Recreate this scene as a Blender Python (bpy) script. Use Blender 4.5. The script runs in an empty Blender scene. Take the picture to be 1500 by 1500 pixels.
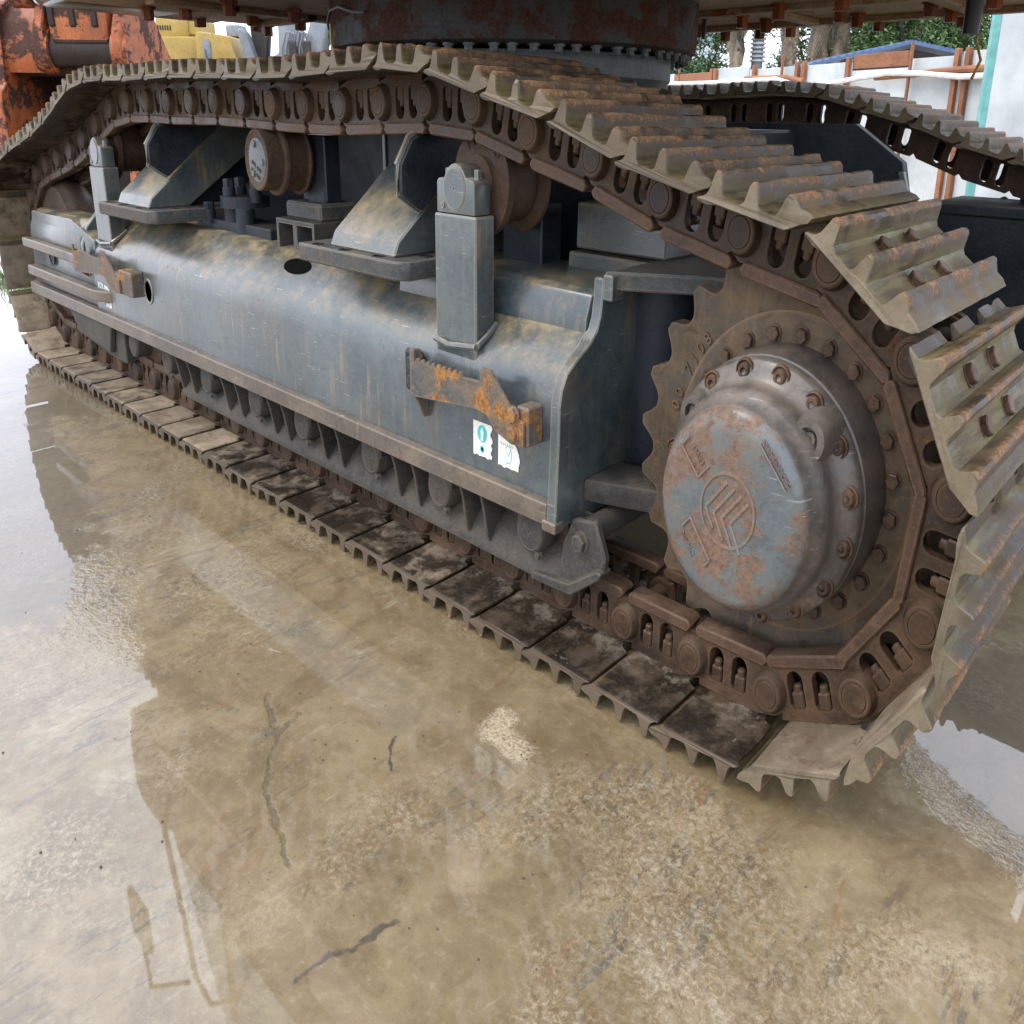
import bpy, bmesh, math, random
from mathutils import Vector, Matrix
from mathutils.geometry import tessellate_polygon
R = math.radians
PI = math.pi
rnd = random.Random(7)
SC = bpy.context.scene
COL = SC.collection

# ------------------------------------------------------------------ camera, sky, sun, exposure
# The photograph is a 4:3 picture squeezed to a square, so everything in it stands taller than life:
# the place is built with heights times SZ, for every object alike.
SY, SZ = 0.97551, 1.35854
cam_d = bpy.data.cameras.new('camera')
cam = bpy.data.objects.new('camera', cam_d)
COL.objects.link(cam)
cam_d.sensor_width = 36.0
cam_d.lens = 1183.628 / 1500 * 36
cam_d.shift_x = -0.02025
cam_d.shift_y = -0.16961
cam_d.clip_start = 0.05
cam_d.clip_end = 600
cam.matrix_world = Matrix(((0.7358408, -0.1896875, 0.6500437, 0.90915), (0.6770002, 0.1855842, -0.7122003, -1.742945),
                           (0.0144576, 0.9641458, 0.2649788, 1.813602), (0, 0, 0, 1)))
SC.camera = cam

W = bpy.data.worlds.new('World')
SC.world = W
W.use_nodes = True
wt = W.node_tree
wt.nodes.clear()
wo = wt.nodes.new('ShaderNodeOutputWorld')
bg = wt.nodes.new('ShaderNodeBackground')
sky = wt.nodes.new('ShaderNodeTexSky')
sky.sky_type = 'NISHITA'
sky.sun_disc = False
SUN_EL, SUN_AZ = R(58), R(205)
sky.sun_elevation = SUN_EL
sky.sun_rotation = SUN_AZ
sky.dust_density = 4.0
sky.ozone_density = 1.5
# overcast: the clear sky is veiled with an even, slightly mottled white cloud layer
tcw = wt.nodes.new('ShaderNodeTexCoord')
cn = wt.nodes.new('ShaderNodeTexNoise')
cn.inputs['Scale'].default_value = 2.2
cn.inputs['Detail'].default_value = 6
cr = wt.nodes.new('ShaderNodeValToRGB')
cr.color_ramp.elements[0].position = 0.3
cr.color_ramp.elements[0].color = (9.2, 10.0, 12.0, 1)
cr.color_ramp.elements[1].position = 0.7
cr.color_ramp.elements[1].color = (13.0, 13.6, 15.2, 1)
mx = wt.nodes.new('ShaderNodeMix')
mx.data_type = 'RGBA'
mx.inputs[0].default_value = 0.82
wt.links.new(tcw.outputs['Generated'], cn.inputs['Vector'])
wt.links.new(cn.outputs['Fac'], cr.inputs['Fac'])
wt.links.new(sky.outputs['Color'], mx.inputs[6])
wt.links.new(cr.outputs['Color'], mx.inputs[7])
wt.links.new(mx.outputs[2], bg.inputs['Color'])
bg.inputs['Strength'].default_value = 0.15
wt.links.new(bg.outputs['Background'], wo.inputs['Surface'])

sun_d = bpy.data.lights.new('sun', 'SUN')
sun_d.energy = 1.15
sun_d.angle = R(22)
sun_d.color = (1.0, 0.93, 0.82)
sun = bpy.data.objects.new('sun', sun_d)
COL.objects.link(sun)
sd = Vector((math.sin(SUN_AZ) * math.cos(SUN_EL), math.cos(SUN_AZ) * math.cos(SUN_EL), math.sin(SUN_EL)))
sun.rotation_euler = (-sd).to_track_quat('-Z', 'Y').to_euler()
sun.location = (0, -6, 12)

SC.view_settings.view_transform = 'Standard'
SC.view_settings.look = 'None'
SC.view_settings.gamma = 1
SC.view_settings.use_curve_mapping = False
SC.view_settings.exposure = 0.6
SC.cycles.max_bounces = 7
SC.cycles.diffuse_bounces = 4
SC.cycles.glossy_bounces = 3
SC.cycles.caustics_reflective = False
SC.cycles.caustics_refractive = False

# ------------------------------------------------------------------ node materials
class NT:
    def __init__(s, name):
        m = bpy.data.materials.new(name)
        m.use_nodes = True
        s.m = m
        s.t = m.node_tree
        s.t.nodes.clear()
        s.out = s.n('ShaderNodeOutputMaterial')
        s.p = s.n('ShaderNodeBsdfPrincipled')
        s.l(s.p.outputs[0], s.out.inputs[0])
        s.geo = s.n('ShaderNodeNewGeometry')
        s.tc = s.n('ShaderNodeTexCoord')
    def n(s, k, **kw):
        x = s.t.nodes.new(k)
        for a, b in kw.items():
            setattr(x, a, b)
        return x
    def l(s, a, b):
        s.t.links.new(a, b)
    def val(s, inp, v):
        if isinstance(v, bpy.types.NodeSocket):
            s.l(v, inp)
        elif isinstance(v, tuple) and len(v) == 3 and len(inp.default_value) == 4:
            inp.default_value = (*v, 1)
        else:
            inp.default_value = v
    def mapping(s, vec, scale=(1, 1, 1), rot=(0, 0, 0), loc=(0, 0, 0)):
        x = s.n('ShaderNodeMapping')
        s.l(vec, x.inputs[0])
        x.inputs['Scale'].default_value = scale
        x.inputs['Rotation'].default_value = rot
        x.inputs['Location'].default_value = loc
        return x.outputs[0]
    def noise(s, vec, scale, detail=5, rough=0.6, dist=0.0):
        x = s.n('ShaderNodeTexNoise')
        s.l(vec, x.inputs['Vector'])
        x.inputs['Scale'].default_value = scale
        x.inputs['Detail'].default_value = detail
        x.inputs['Roughness'].default_value = rough
        x.inputs['Distortion'].default_value = dist
        return x.outputs['Fac']
    def ramp(s, f, a, b, c0=0.0, c1=1.0):
        x = s.n('ShaderNodeMapRange')
        x.interpolation_type = 'SMOOTHSTEP'
        s.l(f, x.inputs[0])
        x.inputs[1].default_value = a
        x.inputs[2].default_value = b
        x.inputs[3].default_value = c0
        x.inputs[4].default_value = c1
        return x.outputs[0]
    def math(s, op, a, b=0.0):
        x = s.n('ShaderNodeMath', operation=op)
        s.val(x.inputs[0], a)
        s.val(x.inputs[1], b)
        return x.outputs[0]
    def mix(s, f, a, b, mode='MIX'):
        x = s.n('ShaderNodeMix', data_type='RGBA', blend_type=mode)
        s.val(x.inputs[0], f)
        s.val(x.inputs[6], a)
        s.val(x.inputs[7], b)
        return x.outputs[2]
    def bump(s, h, strength=0.3, dist=0.01, nrm=None):
        x = s.n('ShaderNodeBump')
        x.inputs['Strength'].default_value = strength
        x.inputs['Distance'].default_value = dist
        s.l(h, x.inputs['Height'])
        if nrm is not None:
            s.l(nrm, x.inputs['Normal'])
        return x.outputs[0]
    def fin(s, col, rough, nrm=None, metal=0.0, spec=0.5):
        s.val(s.p.inputs['Base Color'], col)
        s.val(s.p.inputs['Roughness'], rough)
        s.val(s.p.inputs['Metallic'], metal)
        s.val(s.p.inputs['Specular IOR Level'], spec)
        if nrm is not None:
            s.l(nrm, s.p.inputs['Normal'])
        return s.m

def worn(name, a, b, rust=0.25, dust=0.3, scale=3.0, rough=(0.35, 0.7), streak=0.35, dustc=(0.26, 0.21, 0.14), rustc=((0.07, 0.028, 0.014), (0.24, 0.10, 0.04)), chips=0.0, bump=0.35, tone=0.3, metal=0.0, rscale=1.0, spots=0.0, edge=0.0, edgec=(0.5, 0.46, 0.38), K=0.74, dist=0.15, speck=0.3, blot=0.5, dth=(0.42, 0.62), coat=0.0, scr=0.0, film=0.0, filmc=(0.24, 0.2, 0.12)):
    """paint or cast steel with tonal drift, rust patches, running streaks, dust on upward faces, scratches"""
    t = NT(name)
    pos = t.geo.outputs['Position']
    K = K * 0.87
    oi = t.n('ShaderNodeObjectInfo')
    n1 = t.noise(pos, scale, 6, 0.62, 0.4)
    col = t.mix(t.ramp(n1, 0.35, 0.65), a, b)
    if film:
        nm = t.noise(pos, 2.1, 8, 0.7, 0.2)
        col = t.mix(t.ramp(nm, 0.46, 0.62, 0, film), col, filmc)
    nw = t.noise(pos, 1.1, 4, 0.6)
    col = t.mix(t.ramp(nw, 0.35, 0.7, 0.0, 0.55), col, tuple(x * 0.55 for x in a))
    # running streaks
    sp = t.mapping(pos, (14, 14, 1.1))
    n2 = t.noise(sp, 1.6, 5, 0.7)
    n2b = t.noise(pos, 1.7, 3)
    sm = t.math('MULTIPLY', t.ramp(n2, 0.52, 0.72), t.ramp(n2b, 0.35, 0.6))
    col = t.mix(t.math('MULTIPLY', sm, streak), col, tuple(0.6 * x + 0.4 * y for x, y in zip(dustc, rustc[1])))
    # fine mottling
    nf = t.noise(pos, 70, 4, 0.75)
    col = t.mix(t.ramp(nf, 0.45, 0.7, 0.0, speck), col, tuple(min(1, x * 1.9 + 0.01) for x in b))
    nl = t.noise(pos, 16, 5, 0.7, 0.8)
    col = t.mix(t.ramp(nl, 0.5, 0.68, 0.0, blot), col, tuple(x * 0.45 for x in a))
    # rust
    nr = t.noise(pos, 5.5 * rscale, 11, 0.76, dist)
    nr2 = t.noise(pos, 55, 5, 0.8)
    rc = t.mix(t.ramp(nr2, 0.35, 0.65), rustc[0], rustc[1])
    th = 0.72 - 0.42 * rust
    rm = t.ramp(nr, th, th + 0.06)
    col = t.mix(rm, col, rc)
    if spots:
        vs = t.noise(pos, 38, 3, 0.9)
        col = t.mix(t.ramp(vs, 0.66, 0.70, 0, spots), col, rc)
    if chips:
        cp = t.mapping(pos, (6, 6, 22), (0, 0.5, 0.2))
        nc = t.noise(cp, 5, 6, 0.8, 1.0)
        col = t.mix(t.ramp(nc, 0.655, 0.69, 0, chips), col, (0.46, 0.47, 0.45))
    # dust that settled on what faces up
    sx = t.n('ShaderNodeSeparateXYZ')
    t.l(t.geo.outputs['Normal'], sx.inputs[0])
    up = t.ramp(sx.outputs[2], 0.25, 0.95)
    nd = t.noise(pos, 6, 6, 0.7)
    dm = t.math('MULTIPLY', t.math('MULTIPLY', up, t.ramp(nd, dth[0], dth[1])), dust)
    col = t.mix(dm, col, dustc)
    if scr:
        s1_ = t.noise(t.mapping(pos, (2.2, 2.2, 34), (0.15, 0.32, 0.0)), 4, 3, 0.55)
        s2_ = t.noise(t.mapping(pos, (2.2, 2.2, 38), (0.1, -0.42, 0.3)), 4, 3, 0.55)
        s3_ = t.noise(pos, 2.6, 3)
        sm_ = t.math('MULTIPLY', t.math('MAXIMUM', t.ramp(s1_, 0.69, 0.705), t.ramp(s2_, 0.70, 0.715)), t.ramp(s3_, 0.45, 0.55))
        col = t.mix(t.math('MULTIPLY', sm_, scr), col, (0.5, 0.48, 0.42))
    if coat:
        t.p.inputs['Coat Weight'].default_value = coat
        t.p.inputs['Coat Roughness'].default_value = 0.22
    if edge:
        bv = t.n('ShaderNodeBevel')
        bv.samples = 3
        bv.inputs['Radius'].default_value = 0.012
        dt = t.n('ShaderNodeVectorMath', operation='DOT_PRODUCT')
        t.l(bv.outputs[0], dt.inputs[0])
        t.l(t.geo.outputs['Normal'], dt.inputs[1])
        em_ = t.ramp(t.math('ADD', t.math('SUBTRACT', 1.0, dt.outputs['Value']), t.math('MULTIPLY', t.math('SUBTRACT', nl, 0.5), 0.16)), 0.03, 0.14)
        col = t.mix(t.math('MULTIPLY', em_, edge), col, edgec)
    # every piece its own tone
    hsv = t.n('ShaderNodeHueSaturation')
    t.l(col, hsv.inputs['Color'])
    t.l(t.ramp(oi.outputs['Random'], 0, 1, K * (1 - tone), K * (1 + tone)), hsv.inputs['Value'])
    rg = t.ramp(n1, 0.3, 0.7, rough[0], rough[1])
    rg = t.math('MAXIMUM', rg, t.math('MULTIPLY', t.math('MAXIMUM', rm, dm), 0.85))
    h = t.math('ADD', t.math('MULTIPLY', nf, 0.35), t.math('ADD', t.math('MULTIPLY', nl, 0.5), t.math('MULTIPLY', rm, 0.15)))
    return t.fin(hsv.outputs[0], rg, t.bump(h, bump, 0.006), metal, 0.5 if coat else 0.28)

M = {}
M['paint'] = worn('slate_blue_paint', (0.050, 0.070, 0.077), (0.118, 0.142, 0.143), rust=0.24, dust=0.95, streak=0.75, chips=0.8, rough=(0.26, 0.45), dustc=(0.42, 0.315, 0.155), scale=2.6, tone=0.04, spots=0.4, bump=0.16, edge=0.7, edgec=(0.42, 0.39, 0.32), film=0.5, filmc=(0.17, 0.148, 0.10), K=0.90, speck=0.16, blot=0.4, dth=(0.36, 0.70), coat=0.55, scr=0.6)
M['paint_dark_and_shade'] = worn('dark_slate_paint_and_shade', (0.02, 0.027, 0.036), (0.042, 0.053, 0.064), rust=0.14, dust=0.6, streak=0.3, rough=(0.35, 0.6), tone=0.1, dustc=(0.13, 0.105, 0.07), edge=0.4, edgec=(0.12, 0.13, 0.13))  # dark slate parts; on the leg ribs it is shade put into the colour
M['paint_muddy'] = worn('muddy_slate_paint', (0.075, 0.085, 0.09), (0.15, 0.14, 0.12), rust=0.3, dust=0.75, streak=0.7, rough=(0.45, 0.75), tone=0.08, dustc=(0.22, 0.185, 0.13), edge=0.6)
M['flange'] = worn('muddy_flange_paint', (0.12, 0.095, 0.07), (0.24, 0.185, 0.13), rust=0.22, dust=0.3, streak=1.0, rough=(0.4, 0.7), tone=0.05, chips=0.4, scale=4, edge=0.5, edgec=(0.36, 0.27, 0.18), film=0.6, filmc=(0.085, 0.082, 0.08), K=0.86, speck=0.15, coat=0.3, scr=0.5)
M['guard'] = worn('dusty_grey_steel', (0.06, 0.058, 0.055), (0.11, 0.1, 0.085), rust=0.12, dust=0.75, streak=0.35, rough=(0.6, 0.85), tone=0.1, dustc=(0.17, 0.14, 0.10), edge=0.7, edgec=(0.2, 0.17, 0.13), film=0.4, filmc=(0.14, 0.11, 0.08))
M['rust'] = worn('brown_rust', (0.085, 0.052, 0.036), (0.15, 0.092, 0.06), rust=0.25, dust=0.35, streak=0.3, rough=(0.5, 0.85), tone=0.12, scale=5)
M['link'] = worn('track_link_steel', (0.047, 0.028, 0.017), (0.115, 0.068, 0.038), rust=0.28, dust=0.4, streak=0.3, rough=(0.38, 0.75), tone=0.2, scale=5, dustc=(0.15, 0.11, 0.07), rustc=((0.045, 0.026, 0.016), (0.19, 0.085, 0.035)), edge=0.55, edgec=(0.17, 0.10, 0.06), K=0.88, speck=0.2, film=0.5, filmc=(0.035, 0.027, 0.022))
M['rail'] = worn('worn_rail', (0.07, 0.042, 0.028), (0.13, 0.077, 0.05), rust=0.28, dust=0.1, streak=0.1, rough=(0.3, 0.6), tone=0.15, scale=9, rustc=((0.05, 0.03, 0.02), (0.26, 0.14, 0.05)), edge=0.6, edgec=(0.27, 0.15, 0.07), K=0.9)
M['sprocket'] = worn('sprocket_steel', (0.078, 0.054, 0.032), (0.175, 0.118, 0.066), rust=0.32, dust=0.2, streak=0.6, rough=(0.4, 0.75), tone=0.08, scale=3.2, rustc=((0.06, 0.037, 0.025), (0.22, 0.12, 0.06)), film=0.7, filmc=(0.075, 0.08, 0.08), edge=0.5, edgec=(0.3, 0.18, 0.10), K=0.88, speck=0.15)
M['bolt_rust'] = worn('rusty_bolt', (0.10, 0.06, 0.04), (0.17, 0.1, 0.06), rust=0.3, dust=0.2, tone=0.25, scale=20, streak=0.1)
M['drum'] = worn('hub_drum_steel', (0.085, 0.076, 0.068), (0.175, 0.14, 0.11), rust=0.42, dust=0.35, streak=0.15, rough=(0.3, 0.6), scale=5, tone=0.0, rustc=((0.11, 0.07, 0.05), (0.24, 0.15, 0.10)), film=0.45, filmc=(0.13, 0.15, 0.16), K=0.95, dustc=(0.28, 0.235, 0.19), speck=0.15, coat=0.3, scr=0.5)
M['hubface'] = worn('hub_cap_paint', (0.12, 0.142, 0.152), (0.165, 0.178, 0.17), rust=0.6, dust=0.2, streak=0.1, rough=(0.3, 0.5), scale=5, tone=0.0, rustc=((0.115, 0.078, 0.056), (0.245, 0.145, 0.09)), bump=0.35, chips=0.4, rscale=0.9, spots=0.5, film=0.9, filmc=(0.205, 0.175, 0.12), edge=0.7, edgec=(0.32, 0.2, 0.13), K=0.88, dist=0.1, speck=0.15, coat=0.3, scr=0.5)
M['handle'] = worn('rusted_step_plate', (0.10, 0.11, 0.11), (0.2, 0.16, 0.12), rust=0.5, dust=0.1, streak=0.3, rough=(0.45, 0.7), scale=14, tone=0.0, rustc=((0.2, 0.085, 0.03), (0.5, 0.25, 0.08)), edge=0.6, edgec=(0.4, 0.28, 0.2), K=0.85, film=0.6, filmc=(0.19, 0.11, 0.07), spots=0.7)
M['orange'] = worn('orange_paint', (0.5, 0.125, 0.04), (0.62, 0.2, 0.075), rust=0.62, dust=0.1, streak=0.9, rough=(0.3, 0.55), tone=0.08, rustc=((0.05, 0.028, 0.024), (0.13, 0.06, 0.045)), dustc=(0.2, 0.1, 0.06), rscale=0.35, film=0.5, filmc=(0.25, 0.09, 0.05), K=0.9)
M['inner_dark'] = worn('bare_bucket_steel', (0.035, 0.022, 0.02), (0.06, 0.04, 0.032), rust=0.1, dust=0.1, tone=0.1)
M['deck'] = worn('deck_underside', (0.42, 0.3, 0.235), (0.58, 0.44, 0.36), rust=0.36, dust=0.0, streak=0.4, rough=(0.5, 0.7), tone=0.08, rustc=((0.2, 0.07, 0.03), (0.5, 0.2, 0.1)), rscale=0.5, K=1.0)
M['house'] = worn('dull_house_paint', (0.16, 0.06, 0.035), (0.24, 0.09, 0.045), rust=0.3, dust=0.1, tone=0.05)
M['boss'] = worn('orange_brown_bolt', (0.3, 0.085, 0.035), (0.5, 0.17, 0.07), rust=0.3, dust=0, tone=0.3, scale=12)
M['ring'] = worn('bearing_paint', (0.06, 0.065, 0.068), (0.10, 0.105, 0.105), rust=0.62, dust=0.2, streak=0.2, rough=(0.5, 0.8), tone=0.0, rustc=((0.07, 0.03, 0.022), (0.13, 0.06, 0.042)), rscale=0.8)
M['ring_grey'] = worn('bearing_grey', (0.17, 0.19, 0.2), (0.24, 0.26, 0.265), rust=0.1, dust=0.2, tone=0.0, rough=(0.4, 0.6))
M['yellow'] = worn('yellow_paint', (0.62, 0.41, 0.10), (0.7, 0.49, 0.15), rust=0.02, dust=0.05, streak=0.05, rough=(0.3, 0.45), tone=0.03, bump=0.05)
M['grey_boom'] = worn('pale_grey_boom', (0.33, 0.37, 0.41), (0.42, 0.46, 0.5), rust=0.02, dust=0.1, streak=0.1, tone=0.1, bump=0.1)
M['galv'] = worn('white_sheet', (0.66, 0.72, 0.74), (0.78, 0.83, 0.84), rust=0.03, dust=0.05, streak=0.2, rough=(0.35, 0.5), tone=0.05, scale=1.2, bump=0.1, chips=0.2, K=0.98, speck=0.05, blot=0.1)
M['post_orange'] = worn('orange_post', (0.42, 0.17, 0.08), (0.55, 0.25, 0.13), rust=0.3, dust=0.0, tone=0.15)

def plain(name, c, rough=0.5, metal=0.0, var=0.15, sc=8):
    t = NT(name)
    n = t.noise(t.geo.outputs['Position'], sc, 4)
    col = t.mix(t.ramp(n, 0.3, 0.7), tuple(x * (1 - var) for x in c), tuple(min(1, x * (1 + var)) for x in c))
    return t.fin(col, rough, t.bump(n, 0.08, 0.004), metal)
M['black'] = plain('black_rubber', (0.012, 0.012, 0.014), 0.5)
M['teal'] = plain('teal_trim', (0.15, 0.42, 0.40), 0.5)
M['blue_roof'] = plain('blue_sheet_roof', (0.08, 0.14, 0.28), 0.35)
M['white_pipe'] = plain('white_hose', (0.75, 0.76, 0.76), 0.4)
M['bldg'] = plain('pale_cladding', (0.55, 0.62, 0.68), 0.5, var=0.06)
M['bldg_glass'] = plain('building_glass', (0.25, 0.4, 0.5), 0.15)
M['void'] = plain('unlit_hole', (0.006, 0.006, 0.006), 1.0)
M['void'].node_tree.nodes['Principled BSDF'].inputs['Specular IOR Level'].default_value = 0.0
M['sticker'] = plain('white_label', (0.78, 0.77, 0.7), 0.5, var=0.06, sc=40)
M['sticker_ink'] = plain('teal_ink', (0.06, 0.5, 0.46), 0.5)
M['sticker_ink2'] = plain('brown_ink', (0.3, 0.2, 0.13), 0.6)
M['glass'] = plain('tinted_glass', (0.12, 0.22, 0.24), 0.06, var=0.05)
M['grass'] = plain('weed_green', (0.1, 0.2, 0.04), 0.7, var=0.5, sc=3)

def shoe_material():
    """triple grouser shoe: rubbed orange grouser crests, ochre mud in the valleys, pale dust or oily wet on inner faces"""
    t = NT('track_shoe_steel')
    pos = t.geo.outputs['Position']
    ob = t.tc.outputs['Object']
    sx = t.n('ShaderNodeSeparateXYZ')
    t.l(ob, sx.inputs[0])
    h = sx.outputs[2]
    oi = t.n('ShaderNodeObjectInfo')
    rv = oi.outputs['Random']
    n1 = t.noise(pos, 9, 6, 0.65, 0.4)
    nf = t.noise(pos, 80, 4, 0.75)
    n3 = t.noise(pos, 3.1, 3)
    col = t.mix(t.ramp(n1, 0.35, 0.68), (0.034, 0.022, 0.012), (0.108, 0.072, 0.036))
    # mud in the valleys
    scol = t.n('ShaderNodeSeparateColor')
    t.l(oi.outputs['Color'], scol.inputs[0])
    mud = t.math('MULTIPLY', t.ramp(h, 0.083, 0.088), t.ramp(h, 0.096, 0.12, 1.0, 0.0))
    ns = t.noise(t.mapping(pos, (20, 2.5, 20)), 2, 5, 0.7)
    col = t.mix(t.math('MULTIPLY', t.math('MULTIPLY', mud, t.ramp(ns, 0.35, 0.62, 0.05, 0.85)), t.ramp(scol.outputs[0], 0.2, 0.6)), col, (0.155, 0.13, 0.055))
    # cast ends of the pads
    sy_ = t.n('ShaderNodeSeparateXYZ')
    t.l(ob, sy_.inputs[0])
    endz = t.ramp(sy_.outputs[1], 0.012, 0.004)
    endc = t.mix(scol.outputs[0], (0.075, 0.052, 0.036), (0.18, 0.15, 0.10))
    endc = t.mix(t.ramp(nf, 0.4, 0.7, 0, 0.6), endc, (0.10, 0.07, 0.045))
    col = t.mix(t.math('MULTIPLY', endz, t.ramp(n1, 0.3, 0.6, 0.5, 0.95)), col, endc)
    # crests rubbed to orange rust
    cr = t.math('MULTIPLY', t.ramp(t.math('ADD', h, t.math('MULTIPLY', t.math('SUBTRACT', nf, 0.5), 0.03)), 0.119, 0.131), t.ramp(n1, 0.40, 0.6))
    rc = t.mix(t.ramp(nf, 0.35, 0.65), (0.10, 0.055, 0.028), (0.26, 0.14, 0.062))
    col = t.mix(cr, col, rc)
    # inner (chain) face: some pads pale with dried mud, some dark and oily
    inner = t.ramp(h, 0.075, 0.071)
    dry = t.ramp(t.math('ADD', oi.outputs['Alpha'], t.math('MULTIPLY', t.math('SUBTRACT', n1, 0.5), 0.9)), 0.35, 0.65)
    pale = t.mix(t.ramp(n1, 0.35, 0.65), (0.15, 0.115, 0.078), (0.24, 0.19, 0.13))
    dark = t.mix(t.ramp(n1, 0.45, 0.62), (0.016, 0.011, 0.007), (0.055, 0.038, 0.024))
    nin = t.noise(pos, 14, 8, 0.75)
    sxy = t.n('ShaderNodeSeparateXYZ')
    t.l(ob, sxy.inputs[0])
    far_in = t.ramp(t.math('ADD', sxy.outputs[1], t.math('MULTIPLY', t.math('SUBTRACT', n3, 0.5), 0.35)), 0.06, 0.26)
    dark = t.mix(t.math('MULTIPLY', far_in, t.ramp(nin, 0.46, 0.60, 0, 0.85)), dark, (0.155, 0.13, 0.10))
    dark = t.mix(t.ramp(nin, 0.63, 0.68, 0, 0.5), dark, (0.27, 0.24, 0.19))
    pale = t.mix(t.ramp(nin, 0.56, 0.6, 0, 0.8), pale, (0.12, 0.08, 0.05))
    icol = t.mix(dry, dark, pale)
    col = t.mix(inner, col, icol)
    col = t.mix(t.ramp(nf, 0.5, 0.8, 0, 0.22), col, (0.24, 0.19, 0.13))
    hs = t.n('ShaderNodeHueSaturation')
    t.l(col, hs.inputs['Color'])
    t.l(t.ramp(rv, 0, 1, 0.8, 1.12), hs.inputs['Value'])
    wet = t.math('MULTIPLY', inner, t.math('SUBTRACT', 1.0, dry))
    rg = t.math('SUBTRACT', t.ramp(n1, 0.3, 0.7, 0.42, 0.75), t.math('MULTIPLY', wet, t.ramp(n3, 0.4, 0.6, 0.05, 0.25)))
    t.p.inputs['Specular IOR Level'].default_value = 0.3
    hh = t.math('ADD', t.math('MULTIPLY', nf, 0.4), t.math('MULTIPLY', n1, 0.9))
    return t.fin(hs.outputs[0], rg, t.bump(hh, 0.4, 0.006), 0.0, 0.35)
M['shoe'] = shoe_material()

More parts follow.
